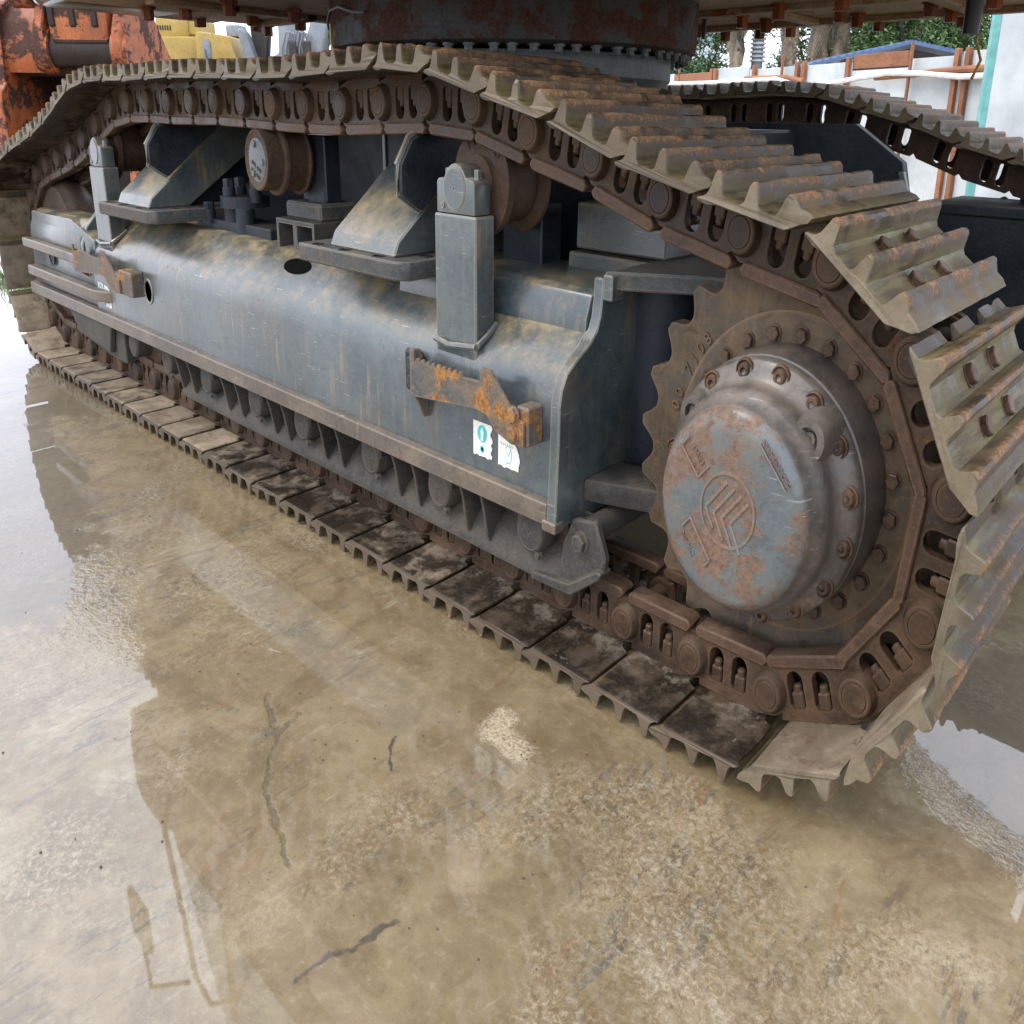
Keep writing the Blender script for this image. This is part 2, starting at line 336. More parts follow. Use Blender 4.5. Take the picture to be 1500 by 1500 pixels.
def ground_material():
    t = NT('wet_concrete')
    pos = t.geo.outputs['Position']
    a = t.noise(pos, 0.9, 6, 0.62, 0.6)
    b = t.noise(pos, 4.2, 8, 0.72, 0.7)
    c = t.noise(pos, 28, 7, 0.8)
    d = t.noise(pos, 150, 3, 0.8)
    col = t.mix(t.ramp(b, 0.32, 0.68), (0.128, 0.090, 0.040), (0.232, 0.176, 0.090))
    col = t.mix(t.ramp(a, 0.42, 0.66, 0, 0.7), col, (0.15, 0.105, 0.046))
    # pale, scoured patches
    e = t.noise(pos, 2.2, 9, 0.78, 0.3)
    col = t.mix(t.ramp(e, 0.53, 0.7, 0, 0.7), col, (0.32, 0.27, 0.175))
    # track scuffs dragged across the slab
    for rot, sc, th, cc, am in ((0.12, 2.2, 0.575, (0.08, 0.056, 0.03), 0.7), (-0.25, 1.6, 0.595, (0.2, 0.10, 0.04), 0.6), (0.3, 3.6, 0.60, (0.38, 0.32, 0.22), 0.4), (-0.62, 2.0, 0.585, (0.07, 0.064, 0.055), 0.7), (-0.1, 3.2, 0.60, (0.2, 0.12, 0.05), 0.5)):
        sp = t.mapping(pos, (6.5, 1.7, 1), (0, 0, rot), (sc, rot, 0))
        s1 = t.noise(sp, sc, 8, 0.8, 0.7)
        s2 = t.noise(pos, 1.1 + sc * 0.25, 3)
        m = t.math('MULTIPLY', t.ramp(s1, th - 0.03, th + 0.03), t.ramp(s2, 0.44, 0.56))
        col = t.mix(t.math('MULTIPLY', m, am), col, cc)
    # rows of grouser prints
    wv = t.n('ShaderNodeTexWave')
    wv.inputs['Scale'].default_value = 5.4
    wv.inputs['Distortion'].default_value = 5.5
    wv.inputs['Detail'].default_value = 5
    wv.inputs['Detail Scale'].default_value = 2.6
    t.l(t.mapping(pos, (1, 1, 1), (0, 0, -1.02)), wv.inputs['Vector'])
    wm = t.math('MULTIPLY', t.ramp(wv.outputs['Fac'], 0.62, 0.9), t.ramp(t.noise(pos, 0.9, 3), 0.45, 0.56))
    col = t.mix(t.math('MULTIPLY', wm, 0.12), col, (0.34, 0.3, 0.235))
    # grit
    g0 = t.ramp(t.noise(pos, 1.2, 4, 0.6), 0.47, 0.6)
    g1 = t.noise(pos, 62, 6, 0.85, 0.6)
    col = t.mix(t.math('MULTIPLY', t.ramp(g1, 0.5, 0.6), t.math('MULTIPLY', g0, 0.6)), col, (0.38, 0.325, 0.225))
    col = t.mix(t.math('MULTIPLY', t.ramp(g1, 0.47, 0.38), t.math('MULTIPLY', g0, 0.7)), col, (0.055, 0.042, 0.026))
    col = t.mix(t.ramp(c, 0.52, 0.70, 0, 0.45), col, (0.34, 0.285, 0.19))
    col = t.mix(t.ramp(c, 0.46, 0.32, 0, 0.45), col, (0.06, 0.045, 0.026))
    col = t.mix(t.ramp(d, 0.5, 0.75, 0, 0.15), col, (0.36, 0.30, 0.2))
    # oily dribbles, gouges and rust marks lying on the slab
    wn = t.n('ShaderNodeTexNoise')
    wn.inputs['Scale'].default_value = 9.0
    wn.inputs['Detail'].default_value = 4
    t.l(pos, wn.inputs['Vector'])
    wv2 = t.n('ShaderNodeVectorMath', operation='MULTIPLY_ADD')
    t.l(wn.outputs['Color'], wv2.inputs[0])
    wv2.inputs[1].default_value = (0.09, 0.09, 0)
    t.l(pos, wv2.inputs[2])
    def seg(ax, ay, bx, by):
        L2 = (bx - ax) ** 2 + (by - ay) ** 2
        d0 = t.n('ShaderNodeVectorMath', operation='SUBTRACT')
        t.l(wv2.outputs[0], d0.inputs[0])
        d0.inputs[1].default_value = (ax + .045, ay + .045, 0)
        dt = t.n('ShaderNodeVectorMath', operation='DOT_PRODUCT')
        t.l(d0.outputs[0], dt.inputs[0])
        dt.inputs[1].default_value = ((bx - ax) / L2, (by - ay) / L2, 0)
        cl = t.n('ShaderNodeClamp')
        t.l(dt.outputs['Value'], cl.inputs[0])
        sc_ = t.n('ShaderNodeVectorMath', operation='MULTIPLY_ADD')
        sc_.inputs[0].default_value = (-(bx - ax), -(by - ay), 0)
        t.l(cl.outputs[0], sc_.inputs[1])
        t.l(d0.outputs[0], sc_.inputs[2])
        ln = t.n('ShaderNodeVectorMath', operation='LENGTH')
        t.l(sc_.outputs[0], ln.inputs[0])
        return ln.outputs['Value']
    fork = t.math('MINIMUM', seg(-1.20, -0.67, -1.02, -0.76), seg(-1.02, -0.76, -0.86, -0.87))
    fork = t.math('MINIMUM', fork, t.math('MINIMUM', seg(-0.86, -0.87, -0.60, -0.97), seg(-1.02, -0.76, -1.06, -0.66)))
    ck = t.ramp(t.math('ADD', fork, t.math('MULTIPLY', t.math('SUBTRACT', t.noise(pos, 40, 4, 0.8), 0.5), 0.022)), 0.012, 0.004)
    col = t.mix(t.math('MULTIPLY', ck, t.ramp(t.noise(pos, 26, 5, 0.7), 0.35, 0.6, 0.15, 0.75)), col, (0.09, 0.066, 0.036))
    jl = seg(-5.06, -4.0, -5.02, 3.5)
    col = t.mix(t.ramp(jl, 0.012, 0.004), col, (0.03, 0.024, 0.018))
    gs = t.math('MINIMUM', seg(-0.345, -1.10, -0.30, -0.86), seg(-0.66, -0.60, -0.75, -0.50))
    col = t.mix(t.math('MULTIPLY', t.ramp(gs, 0.009, 0.002), t.ramp(c, 0.35, 0.5, 0.1, 0.9)), col, (0.05, 0.04, 0.028))
    rs = None
    for q in ((0.03, -0.02, 0.07, -0.16), (0.10, 0.16, 0.15, 0.02), (-0.70, -0.12, -0.74, -0.02), (-0.62, -0.14, -0.69, 0.0), (0.18, 0.20, 0.24, -0.12), (-0.55, -0.80, -0.47, -0.62), (0.42, -0.02, 0.47, -0.20), (-1.5, -0.42, -1.62, -0.28)):
        v_ = seg(*q)
        rs = v_ if rs is None else t.math('MINIMUM', rs, v_)
    col = t.mix(t.math('MULTIPLY', t.ramp(rs, 0.008, 0.003), t.ramp(t.noise(pos, 34, 6, 0.85), 0.46, 0.58, 0, 0.8)), col, (0.19, 0.085, 0.03))
    # standing water: one by the idler, one beyond the sprocket, small ones about
    sx = t.n('ShaderNodeSeparateXYZ')
    t.l(pos, sx.inputs[0])
    def blob(cx, cy, rx, ry):
        dx = t.math('DIVIDE', t.math('SUBTRACT', sx.outputs[0], cx), rx)
        dy = t.math('DIVIDE', t.math('SUBTRACT', sx.outputs[1], cy), ry)
        return t.math('ADD', t.math('MULTIPLY', dx, dx), t.math('MULTIPLY', dy, dy))
    wob = t.math('MULTIPLY', t.math('SUBTRACT', t.noise(pos, 5.5, 6, 0.7), 0.5), 1.1)
    spf = t.math('ADD', t.math('MINIMUM', blob(-0.50, -0.29, 0.11, 0.05), blob(-0.57, -0.25, 0.05, 0.07)), t.math('MULTIPLY', t.math('SUBTRACT', t.noise(pos, 17, 10, 0.85), 0.5), 7.5))
    spall = t.math('MULTIPLY', t.ramp(spf, 1.5, 0.2, 0.0, 0.85), t.ramp(t.noise(pos, 60, 5, 0.85), 0.34, 0.5))
    spc = t.mix(t.ramp(t.noise(pos, 110, 5, 0.8), 0.38, 0.55), (0.25, 0.17, 0.08), (0.52, 0.45, 0.31))
    col = t.mix(spall, col, spc)
    # hose of oil dragged from the machine: dark forked mark
    f = t.math('MINIMUM', blob(0.76, 0.88, 0.45, 0.50), blob(-8.3, 0.1, 4.4, 2.0))
    f = t.math('MINIMUM', f, blob(-3.9, -1.35, 1.9, 1.0))
    f = t.math('MINIMUM', f, blob(-0.75, 1.2, 0.5, 0.45))
    f = t.math('ADD', f, wob)
    pud = t.ramp(f, 1.0, 0.82)
    rim = t.ramp(f, 1.75, 0.95)
    damp = t.ramp(t.noise(pos, 1.5, 5, 0.6), 0.3, 0.62)
    col = t.mix(t.math('MULTIPLY', pud, 0.55), col, (0.08, 0.062, 0.04))
    t.val(t.p.inputs['Base Color'], col)
    t.p.inputs['Roughness'].default_value = 0.55
    hb = t.math('ADD', t.math('ADD', t.math('MULTIPLY', c, 0.6), t.math('MULTIPLY', b, 0.7)), t.math('MULTIPLY', t.math('MULTIPLY', spall, t.noise(pos, 70, 4, 0.7)), 2.2))
    hb = t.math('SUBTRACT', hb, t.math('MULTIPLY', ck, 0.7))
    dry = t.math('SUBTRACT', 1.0, pud)
    bp = t.n('ShaderNodeBump')
    bp.inputs['Distance'].default_value = 0.012
    t.l(t.math('MULTIPLY', dry, 0.35), bp.inputs['Strength'])
    t.l(hb, bp.inputs['Height'])
    t.l(bp.outputs[0], t.p.inputs['Normal'])
    # film of water over it all, smooth in the puddles, broken up at their rims
    t.l(t.math('MAXIMUM', pud, t.math('MAXIMUM', t.ramp(t.noise(pos, 1.5, 5, 0.6), 0.25, 0.5, 0.85, 1.0), t.math('MULTIPLY', rim, 0.9))), t.p.inputs['Coat Weight'])
    t.p.inputs['Coat IOR'].default_value = 1.8
    t.l(t.ramp(pud, 0, 1, 0.022, 0.003), t.p.inputs['Coat Roughness'])
    bc = t.n('ShaderNodeBump')
    bc.inputs['Distance'].default_value = 0.004
    rr = t.math('MULTIPLY', t.math('MULTIPLY', rim, dry), 0.9)
    t.l(t.math('ADD', rr, 0.004), bc.inputs['Strength'])
    t.l(t.noise(pos, 46, 3, 0.6), bc.inputs['Height'])
    t.l(bc.outputs[0], t.p.inputs['Coat Normal'])
    return t.m
M['ground'] = ground_material()

def leaf_material(name, a, b):
    t = NT(name)
    oi = t.noise(t.geo.outputs['Position'], 1.2, 5)
    nf = t.noise(t.geo.outputs['Position'], 9, 2)
    col = t.mix(t.ramp(oi, 0.3, 0.7), a, b)
    col = t.mix(t.ramp(nf, 0.4, 0.7, 0, 0.5), col, tuple(x * 1.6 for x in b))
    return t.fin(col, 0.55)
M['leaf'] = leaf_material('broad_leaves', (0.035, 0.075, 0.02), (0.09, 0.16, 0.05))
M['palm_leaf'] = leaf_material('palm_fronds', (0.04, 0.08, 0.035), (0.09, 0.14, 0.07))
M['dead_frond'] = leaf_material('dead_fronds', (0.17, 0.13, 0.085), (0.29, 0.23, 0.16))
M['bark'] = worn('palm_bark', (0.07, 0.06, 0.05), (0.14, 0.12, 0.1), rust=0.0, dust=0.1, tone=0.15, scale=8, bump=0.8)

# ------------------------------------------------------------------ mesh helpers
def bevelled(vs, fs, b, seg=1, ang=25):
    bm = bmesh.new()
    bv = [bm.verts.new(v) for v in vs]
    for f in fs:
        try:
            bm.faces.new([bv[i] for i in f])
        except ValueError:
            pass
    bmesh.ops.recalc_face_normals(bm, faces=bm.faces[:])
    if b > 0:
        es = [e for e in bm.edges if len(e.link_faces) == 2 and e.calc_face_angle(0) > R(ang)]
        bmesh.ops.bevel(bm, geom=es, offset=b, segments=seg, affect='EDGES', clamp_overlap=True, profile=0.5)
    bm.verts.index_update()
    o = ([tuple(v.co) for v in bm.verts], [tuple(v.index for v in f.verts) for f in bm.faces])
    bm.free()
    return o

def prism(poly, axis, a, b, bev=0.0, seg=1):
    n = len(poly)
    def P(p, t):
        return {'x': (t, p[0], p[1]), 'y': (p[0], t, p[1]), 'z': (p[0], p[1], t)}[axis]
    vs = [P(p, a) for p in poly] + [P(p, b) for p in poly]
    fs = [tuple(range(n)), tuple(range(2 * n - 1, n - 1, -1))]
    fs += [(i, (i + 1) % n, n + (i + 1) % n, n + i) for i in range(n)]
    return bevelled(vs, fs, bev, seg)

def box(x0, x1, y0, y1, z0, z1, bev=0.006, seg=1):
    return prism([(x0, y0), (x1, y0), (x1, y1), (x0, y1)], 'z', z0, z1, bev, seg)

def lathe(prof, c=(0, 0), n=48, axis='y', a0=0.0):
    """prof: list of (position along axis, radius); radius 0 closes"""
    vs, fs, rings = [], [], []
    for (t, r) in prof:
        if r < 1e-6:
            rings.append([len(vs)])
            vs.append((0, 0, t))
        else:
            rings.append(list(range(len(vs), len(vs) + n)))
            for k in range(n):
                an = a0 + 2 * PI * k / n
                vs.append((r * math.cos(an), r * math.sin(an), t))
    for A, B in zip(rings, rings[1:]):
        for k in range(n):
            k2 = (k + 1) % n
            if len(A) == 1 and len(B) == 1:
                break
            if len(A) == 1:
                fs.append((A[0], B[k], B[k2]))
            elif len(B) == 1:
                fs.append((A[k], B[0], A[k2]))
            else:
                fs.append((A[k], B[k], B[k2], A[k2]))
    if len(rings[0]) > 1:
        fs.append(tuple(rings[0]))
    if len(rings[-1]) > 1:
        fs.append(tuple(rings[-1]))
    if axis == 'y':
        vs = [(c[0] + p[0], p[2], c[1] + p[1]) for p in vs]
    elif axis == 'z':
        vs = [(c[0] + p[0], c[1] + p[1], p[2]) for p in vs]
    else:
        vs = [(p[2], c[0] + p[0], c[1] + p[1]) for p in vs]
    return vs, fs

def hexbolt(c, r, h, base=0.0, washer=True, axis='y', a0=0.3):
    """hex head standing from `base` towards -axis (y) or +axis (z); c = the two other coordinates"""
    s = -1 if axis == 'y' else 1
    p = [(base, r * 0.96), (base + s * h * 0.85, r), (base + s * h, r * 0.86), (base + s * h, 0)]
    parts = [lathe(p, c, 6, axis, a0)]
    if washer:
        parts.append(lathe([(base, r * 1.2), (base + s * h * 0.18, r * 1.2), (base + s * h * 0.18, 0)], c, 14, axis))
    return merge(parts)

def merge(parts):
    vs, fs = [], []
    for v, f in parts:
        o = len(vs)
        vs += v
        fs += [tuple(i + o for i in t) for t in f]
    return vs, fs

def xf(part, mat):
    return [tuple(mat @ Vector(v)) for v in part[0]], part[1]

def tube(pts, r, n=8, closed=False):
    vs, fs = [], []
    pts = [Vector(p) for p in pts]
    m = len(pts)
    for i, p in enumerate(pts):
        d = (pts[min(i + 1, m - 1)] - pts[max(i - 1, 0)]).normalized()
        u = d.cross(Vector((0, 0, 1)))
        if u.length < 0.05:
            u = d.cross(Vector((1, 0, 0)))
        u.normalize()
        w = d.cross(u)
        rr = r[i] if isinstance(r, (list, tuple)) else r
        for k in range(n):
            an = 2 * PI * k / n
            vs.append(tuple(p + u * rr * math.cos(an) + w * rr * math.sin(an)))
    for i in range(m - 1):
        for k in range(n):
            fs.append((i * n + k, i * n + (k + 1) % n, (i + 1) * n + (k + 1) % n, (i + 1) * n + k))
    fs.append(tuple(range(n)))
    fs.append(tuple(range((m - 1) * n, m * n)))
    return vs, fs

def holed(outer, holes, y0, y1, chamfer=0.0):
    """plate in the local x-z plane with holes, thickness y0..y1"""
    polys = [outer] + holes
    flat = [p for q in polys for p in q]
    tri = tessellate_polygon([[Vector((p[0], p[1], 0)) for p in q] for q in polys])
    n = len(flat)
    vs = [(p[0], y0, p[1]) for p in flat] + [(p[0], y1, p[1]) for p in flat]
    fs = [tuple(t) for t in tri] + [tuple(i + n for i in reversed(t)) for t in tri]
    o = 0
    for q in polys:
        k = len(q)
        for i in range(k):
            fs.append((o + i, o + (i + 1) % k, n + o + (i + 1) % k, n + o + i))
        o += k
    if chamfer:
        bm = bmesh.new()
        bv = [bm.verts.new(v) for v in vs]
        for f in fs:
            try:
                bm.faces.new([bv[i] for i in f])
            except ValueError:
                pass
        bmesh.ops.recalc_face_normals(bm, faces=bm.faces[:])
        es = [e for e in bm.edges if len(e.link_faces) == 2 and e.calc_face_angle(0) > R(60) and abs(e.verts[0].co.y - e.verts[1].co.y) < 1e-6]
        bmesh.ops.bevel(bm, geom=es, offset=chamfer, segments=2, affect='EDGES', clamp_overlap=True)
        bm.verts.index_update()
        r = ([tuple(v.co) for v in bm.verts], [tuple(v.index for v in f.verts) for f in bm.faces])
        bm.free()
        return r
    return vs, fs

def mesh(name, part, mats, ang=35, midx=None):
    me = bpy.data.meshes.new(name)
    me.from_pydata(part[0], [], part[1])
    bm = bmesh.new()
    bm.from_mesh(me)
    bmesh.ops.recalc_face_normals(bm, faces=bm.faces[:])
    bm.to_mesh(me)
    bm.free()
    for m in (mats if isinstance(mats, (list, tuple)) else [mats]):
        me.materials.append(M[m])
    if ang:
        me.shade_smooth()
        me.set_sharp_from_angle(angle=R(ang))
    if midx:
        for p in me.polygons:
            p.material_index = midx(p)
    me.update()
    return me

def obj(name, me, parent=None, mat=None):
    o = bpy.data.objects.new(name, me)
    COL.objects.link(o)
    o.parent = parent
    if mat is not None:
        o.matrix_basis = mat
    return o

def part(name, geo, mats, parent, ang=35, mat=None, label=None):
    o = obj(name, mesh(name, geo, mats, ang), parent, mat)
    if label:
        o['label'] = label
    return o

def thing(name, label, cat, loc=(0, 0, 0), rz=0.0, group=None):
    o = bpy.data.objects.new(name, None)
    COL.objects.link(o)
    o.empty_display_size = 0.2
    o.location = (loc[0], loc[1] * SY, loc[2] * SZ)
    o.rotation_euler = (0, 0, rz)
    o.scale = (1, SY if rz == 0 else 1, SZ)
    o['label'] = label
    o['category'] = cat
    if group:
        o['group'] = group
    return o

def solid(name, geo, mats, label, cat, loc=(0, 0, 0), rz=0.0, group=None, ang=35):
    o = obj(name, mesh(name, geo, mats, ang))
    o.location = (loc[0], loc[1] * SY, loc[2] * SZ)
    o.rotation_euler = (0, 0, rz)
    o.scale = (1, SY if rz == 0 else 1, SZ)
    o['label'] = label
    o['category'] = cat
    if group:
        o['group'] = group
    return o

def setting(name, geo, mats, loc=(0, 0, 0), kind='structure', ang=0):
    o = obj(name, mesh(name, geo, mats, ang))
    o.location = loc
    o['kind'] = kind
    return o

# ------------------------------------------------------------------ ground
def ground_sheet():
    xs = [-400, -60, -20, -8, 4, 20, 60, 400]
    ys = [-400, -60, -20, -4, 8, 20, 60, 400]
    vs = [(x, y, 0) for y in ys for x in xs]
    n = len(xs)
    fs = [(j * n + i, j * n + i + 1, (j + 1) * n + i + 1, (j + 1) * n + i) for j in range(len(ys) - 1) for i in range(n - 1)]
    return vs, fs
setting('ground', ground_sheet(), 'ground')

# ------------------------------------------------------------------ the crawler excavator
EX = thing('crawler_excavator', 'huge crawler excavator with rusty triple grouser tracks and slate grey track frames', 'excavator')

H = 0.609            # sprocket axis height
YC = 0.364           # middle of the near track
pins = [(0.073 - 0.26 * k, 0.137) for k in range(22, -1, -1)]
pins[-1] = (0.073, 0.145)
pins += [(.303, .231), (.453, .445), (.472, .71), (.339, .94), (.127, 1.078), (-.132, 1.123), (-.387, 1.175), (-.646, 1.25), (-.905, 1.301),
         (-1.151, 1.355), (-1.417, 1.371), (-1.668, 1.366), (-1.936, 1.358), (-2.197, 1.358), (-2.457, 1.362), (-2.717, 1.368), (-2.977, 1.373),
         (-3.237, 1.371), (-3.497, 1.369), (-3.757, 1.373), (-4.015, 1.371), (-4.27, 1.345), (-4.515, 1.275), (-4.765, 1.205), (-5.02, 1.145),
         (-5.27, 1.10), (-5.525, 1.06), (-5.768, 1.005), (-5.975, 0.87), (-6.085, 0.65), (-6.05, 0.40), (-5.893, 0.212)]
NP = len(pins)

shoe_prof = [(-.010, .106), (-.002, .096), (.016, .088), (.034, .079), (.050, .0705), (.236, .070), (.258, .066), (.276, .0655), (.289, .069), (.290, .074), (.280, .078), (.266, .084), (.260, .094), (.252, .127), (.248, .1325),
             (.238, .1325), (.232, .127), (.222, .094), (.212, .086), (.172, .086), (.162, .094), (.155, .127), (.151, .1325), (.141, .1325), (.136, .127),
             (.125, .094), (.115, .088), (.080, .088), (.070, .096), (.060, .127), (.056, .1325), (.046, .1325), (.041, .127), (.026, .114), (.004, .112)]
SW = 0.7275
def shoe_geo(seed):
    """one pad, its crests chipped and worn a little differently in each variant"""
    r = random.Random(seed)
    n = len(shoe_prof)
    cuts = (0.205, 0.217, 0.290, 0.302, 0.426, 0.438, 0.511, 0.523)
    ys = sorted([0, 0.007, SW - 0.007, SW] + list(cuts) + [0.03, 0.055, 0.08, 0.105, 0.13, 0.155, 0.18, 0.24, 0.265, 0.33, 0.364, 0.395, 0.46, 0.485, 0.55, 0.58, 0.61, 0.64, 0.67, 0.695])
    cut = (0.217, 0.240, 0.265, 0.290, 0.438, 0.46, 0.485, 0.511)
    tilt = r.uniform(-.002, .002)
    vs, fs = [], []
    for j, y in enumerate(ys):
        end = j in (0, len(ys) - 1)
        chip = [max(0.0, r.gauss(0, .0006)) + (r.uniform(.002, .005) if r.random() < .06 else 0) for _ in range(3)]
        lip = max(0.0, r.gauss(0, .0009)) + (r.uniform(.003, .008) if r.random() < .08 else 0)
        for (s, h) in shoe_prof:
            if h > .12:
                k = 0 if s > .2 else (1 if s > .1 else 2)
                h = h - chip[k] + tilt * (y / SW - .5)
            if s > .27:
                s = s - lip
            if end:
                cs, ch = 0.15, 0.09
                s, h = cs + (s - cs) * 0.982, ch + (h - ch) * 0.93
            elif y in cut:
                s = min(s, .2605)
            vs.append((-s + r.gauss(0, .0004), y + (r.gauss(0, .0012) if end else 0), h + r.gauss(0, .0004)))
    for j in range(len(ys) - 1):
        for i in range(n):
            fs.append((j * n + i, j * n + (i + 1) % n, (j + 1) * n + (i + 1) % n, (j + 1) * n + i))
    for j in (0, len(ys) - 1):
        tri = tessellate_polygon([[Vector((vs[j * n + i][0], vs[j * n + i][2], 0)) for i in range(n)]])
        fs += [tuple(j * n + i for i in t) for t in tri]
    return vs, fs
ME_SHOES = [mesh('track_shoe', shoe_geo(k), 'shoe', 28) for k in range(9)]
ME_SBOLT = [mesh('shoe_bolt', merge([xf(hexbolt((-s, y), 0.021, 0.017, 0.086, True, 'z', 0.2 + k), Matrix.Identity(4))]), 'bolt_rust')
            for k, (s, y) in enumerate([(0.094, 0.265), (0.192, 0.265), (0.094, 0.463), (0.192, 0.463)])]

def arc(cx, cz, r, a0, a1, n):
    return [(cx + r * math.cos(R(a0 + (a1 - a0) * i / n)), cz + r * math.sin(R(a0 + (a1 - a0) * i / n))) for i in range(n + 1)]

def link_geo(y0, dy):
    """one side plate in local (x=-s, z=h): body, forward boss end; y0 outer face, dy thickness (sign gives the side)"""
    out = [(0.028, 0.070)] + [(0.225, 0.070)] + arc(0.262, 0.004, 0.056, 75, -62, 9) + [(0.262, -0.062), (0.040, -0.062), (0.022, -0.045), (0.030, 0.0)]
    def win(s0, s1, top):
        r = (s1 - s0) / 2
        c = (s0 + s1) / 2
        return [(s0, 0.034), (s0, -0.022)] + arc(c, -0.022, r, 180, 360, 6)[1:-1] + [(s1, -0.022), (s1, 0.034), (s1 - 0.008, 0.042), (s0 + 0.008, 0.042)]
    holes = [win(0.060, 0.108, 0), win(0.136, 0.186, 0)]
    neg = lambda q: [(-s, h) for s, h in q]
    body = holed(neg(out), [neg(h) for h in holes], y0, y0 + dy, 0.005)
    rear = holed(neg(arc(0.0, 0.0, 0.050, 60, 300, 10) + [(0.05, -0.05), (0.07, 0.05)]), [], y0 + dy * 0.95, y0 + dy * 1.75, 0.004)
    # raised flange of the window surround near the shoe
    return merge([body, rear])

def rail_geo(y0, dy):
    sg = 1 if dy > 0 else -1
    poly = [(0.022, -0.056), (0.008, -0.070), (0.018, -0.086), (0.238, -0.086), (0.252, -0.074), (0.240, -0.054)]
    g = prism([(-s, h) for s, h in poly], 'y', y0 - sg * 0.012, y0 + dy * 1.5, 0.004)
    return g
ME_LINK = mesh('track_link', link_geo(0.233, 0.030), 'link')
ME_LINK_IN = mesh('track_link', link_geo(2 * YC - 0.233, -0.030), 'link')
ME_RAIL = mesh('link_rail', rail_geo(0.233, 0.038), 'rail')
ME_RAIL_IN = mesh('link_rail', rail_geo(2 * YC - 0.233, -0.038), 'rail')
boss = merge([lathe([(0.240, 0.053), (0.222, 0.050), (0.214, 0.046), (0.207, 0.044), (0.204, 0.040), (0.204, 0.034), (0.207, 0.033), (0.203, 0.031), (0.203, 0)], (-0.262, 0.0), 28)])
ME_PIN = mesh('track_pin', boss, 'link')
ME_BUSH = mesh('bushing', lathe([(0.25, 0.0), (0.25, 0.032), (0.478, 0.032), (0.478, 0)], (-0.262, 0), 20), 'rust')
def nut_geo(s):
    v = box(-s - 0.017, -s + 0.017, 0.236, 0.262, 0.004, 0.044, 0.004)
    w = lathe([(0.008, 0.012), (-0.008, 0.012), (-0.012, 0.008), (-0.012, 0)], (-s, 0.249), 12, 'z')
    return merge([v, w])
ME_NUT = [mesh('link_nut', nut_geo(0.084), 'link'), mesh('link_nut', nut_geo(0.162), 'link')]

def frame_at(a, b):
    t = Vector((b[0] - a[0], 0, b[1] - a[1]))
    t.normalize()
    return Matrix(((-t.x, 0, t.z, a[0]), (0, 1, 0, 0), (-t.z, 0, -t.x, a[1]), (0, 0, 0, 1)))

FAR = 3.0
DRY = {0, 1, 2, 3, 4, 6, 7, 8, 9, 22, 23, 24, 51, 52, 53, 54}
for i in range(NP):
    a, b = pins[i], pins[(i + 1) % NP]
    m = frame_at(a, b)
    lift = Matrix.Translation((0, rnd.uniform(-.003, .003), 0)) @ Matrix.Rotation(rnd.uniform(-.006, .006), 4, 'Y')
    s = obj('track_shoe', ME_SHOES[(i * 5) % 9], EX, m @ lift)
    bottom = i < 22
    s.color = (0.25 if bottom else (0.95 if i < 28 else 0.6), 1, 1, (rnd.uniform(.62, .95) if i in DRY else (rnd.uniform(.05, .38) if i > 12 else rnd.uniform(.25, .6))))
    if not bottom:
        for mb in ME_SBOLT:
            obj('shoe_bolt', mb, s)
    l = obj('track_link', ME_LINK, EX, m)
    obj('link_rail', ME_RAIL, l)
    obj('track_pin', ME_PIN, l)
    obj('bushing', ME_BUSH, l)
    for mn in ME_NUT:
        obj('link_nut', mn, l)
    l2 = obj('track_link', ME_LINK_IN, EX, m)
    obj('link_rail', ME_RAIL_IN, l2)
    mf = Matrix.Translation((0, FAR, 0)) @ m
    obj('track_shoe', ME_SHOES[(i * 4) % 9], EX, mf)
    if not bottom:
        obj('track_link', ME_LINK, EX, mf)
        obj('track_link', ME_LINK_IN, EX, mf)

# ---- sprocket, hub drum and cap
def gear(n=24, rt=0.490, rr=0.444, ph=R(146.3)):
    o = []
    for k in range(n):
        for u in (-.5, -.42, -.34, -.27, -.20, -.14, -.08, .08, .14, .20, .27, .34, .42):
            au = abs(u)
            if au <= .10:
                r = rt
            else:
                q = min(1, (au - .10) / .36)
                r = rr + (rt - rr) * (1 - math.sin(q * PI / 2)) ** 1.0
            an = ph + 2 * PI * (k + u) / n
            o.append((r * math.cos(an), H + r * math.sin(an)))
    return o
hole = [(0.2 * math.cos(-2 * PI * k / 24), H + 0.2 * math.sin(-2 * PI * k / 24)) for k in range(24)]
sp = part('sprocket', holed(gear(), [hole], 0.335, 0.393, 0.007), 'sprocket', EX)
part('sprocket_web', merge([lathe([(0.352, 0.0), (0.352, 0.28), (0.330, 0.29), (0.330, 0.345), (0.336, 0.36)], (0, H), 96),
                            lathe([(0.40, 0.3), (0.62, 0.28), (0.64, 0.0)], (0, H), 48)]), 'sprocket', sp)
for k in range(24):
    an = 2.5568 - k * 0.2613 + 0.0
    part('sprocket_bolt', hexbolt((0.3104 * math.cos(an), H + 0.3104 * math.sin(an)), 0.0175, 0.018, 0.330, True, 'y', k * 0.7), 'bolt_rust', sp)
hub = part('hub_drum', lathe([(0.335, 0.292), (0.30, 0.292), (0.24, 0.288), (0.208, 0.284), (0.204, 0.279), (0.200, 0.280), (0.196, 0.283), (0.178, 0.282), (0.168, 0.276),
                              (0.158, 0.262), (0.146, 0.248), (0.135, 0.238), (0.12, 0.235), (0.10, 0.236), (0.085, 0.234), (0.07, 0.226), (0.055, 0.216), (0.04, 0.213),
                              (0.030, 0.2095), (0.018, 0.202), (0.010, 0.190), (0.006, 0.18)], (0, H), 96), 'drum', EX, 40)
face = part('hub_cap', lathe([(0.050, 0.2135), (0.040, 0.2125), (0.028, 0.2085), (0.018, 0.202), (0.009, 0.192), (0.003, 0.180), (0.000, 0.165), (-0.001, 0.15), (-0.0025, 0.10), (-0.003, 0)], (0, H), 96), 'hubface', hub, 50)
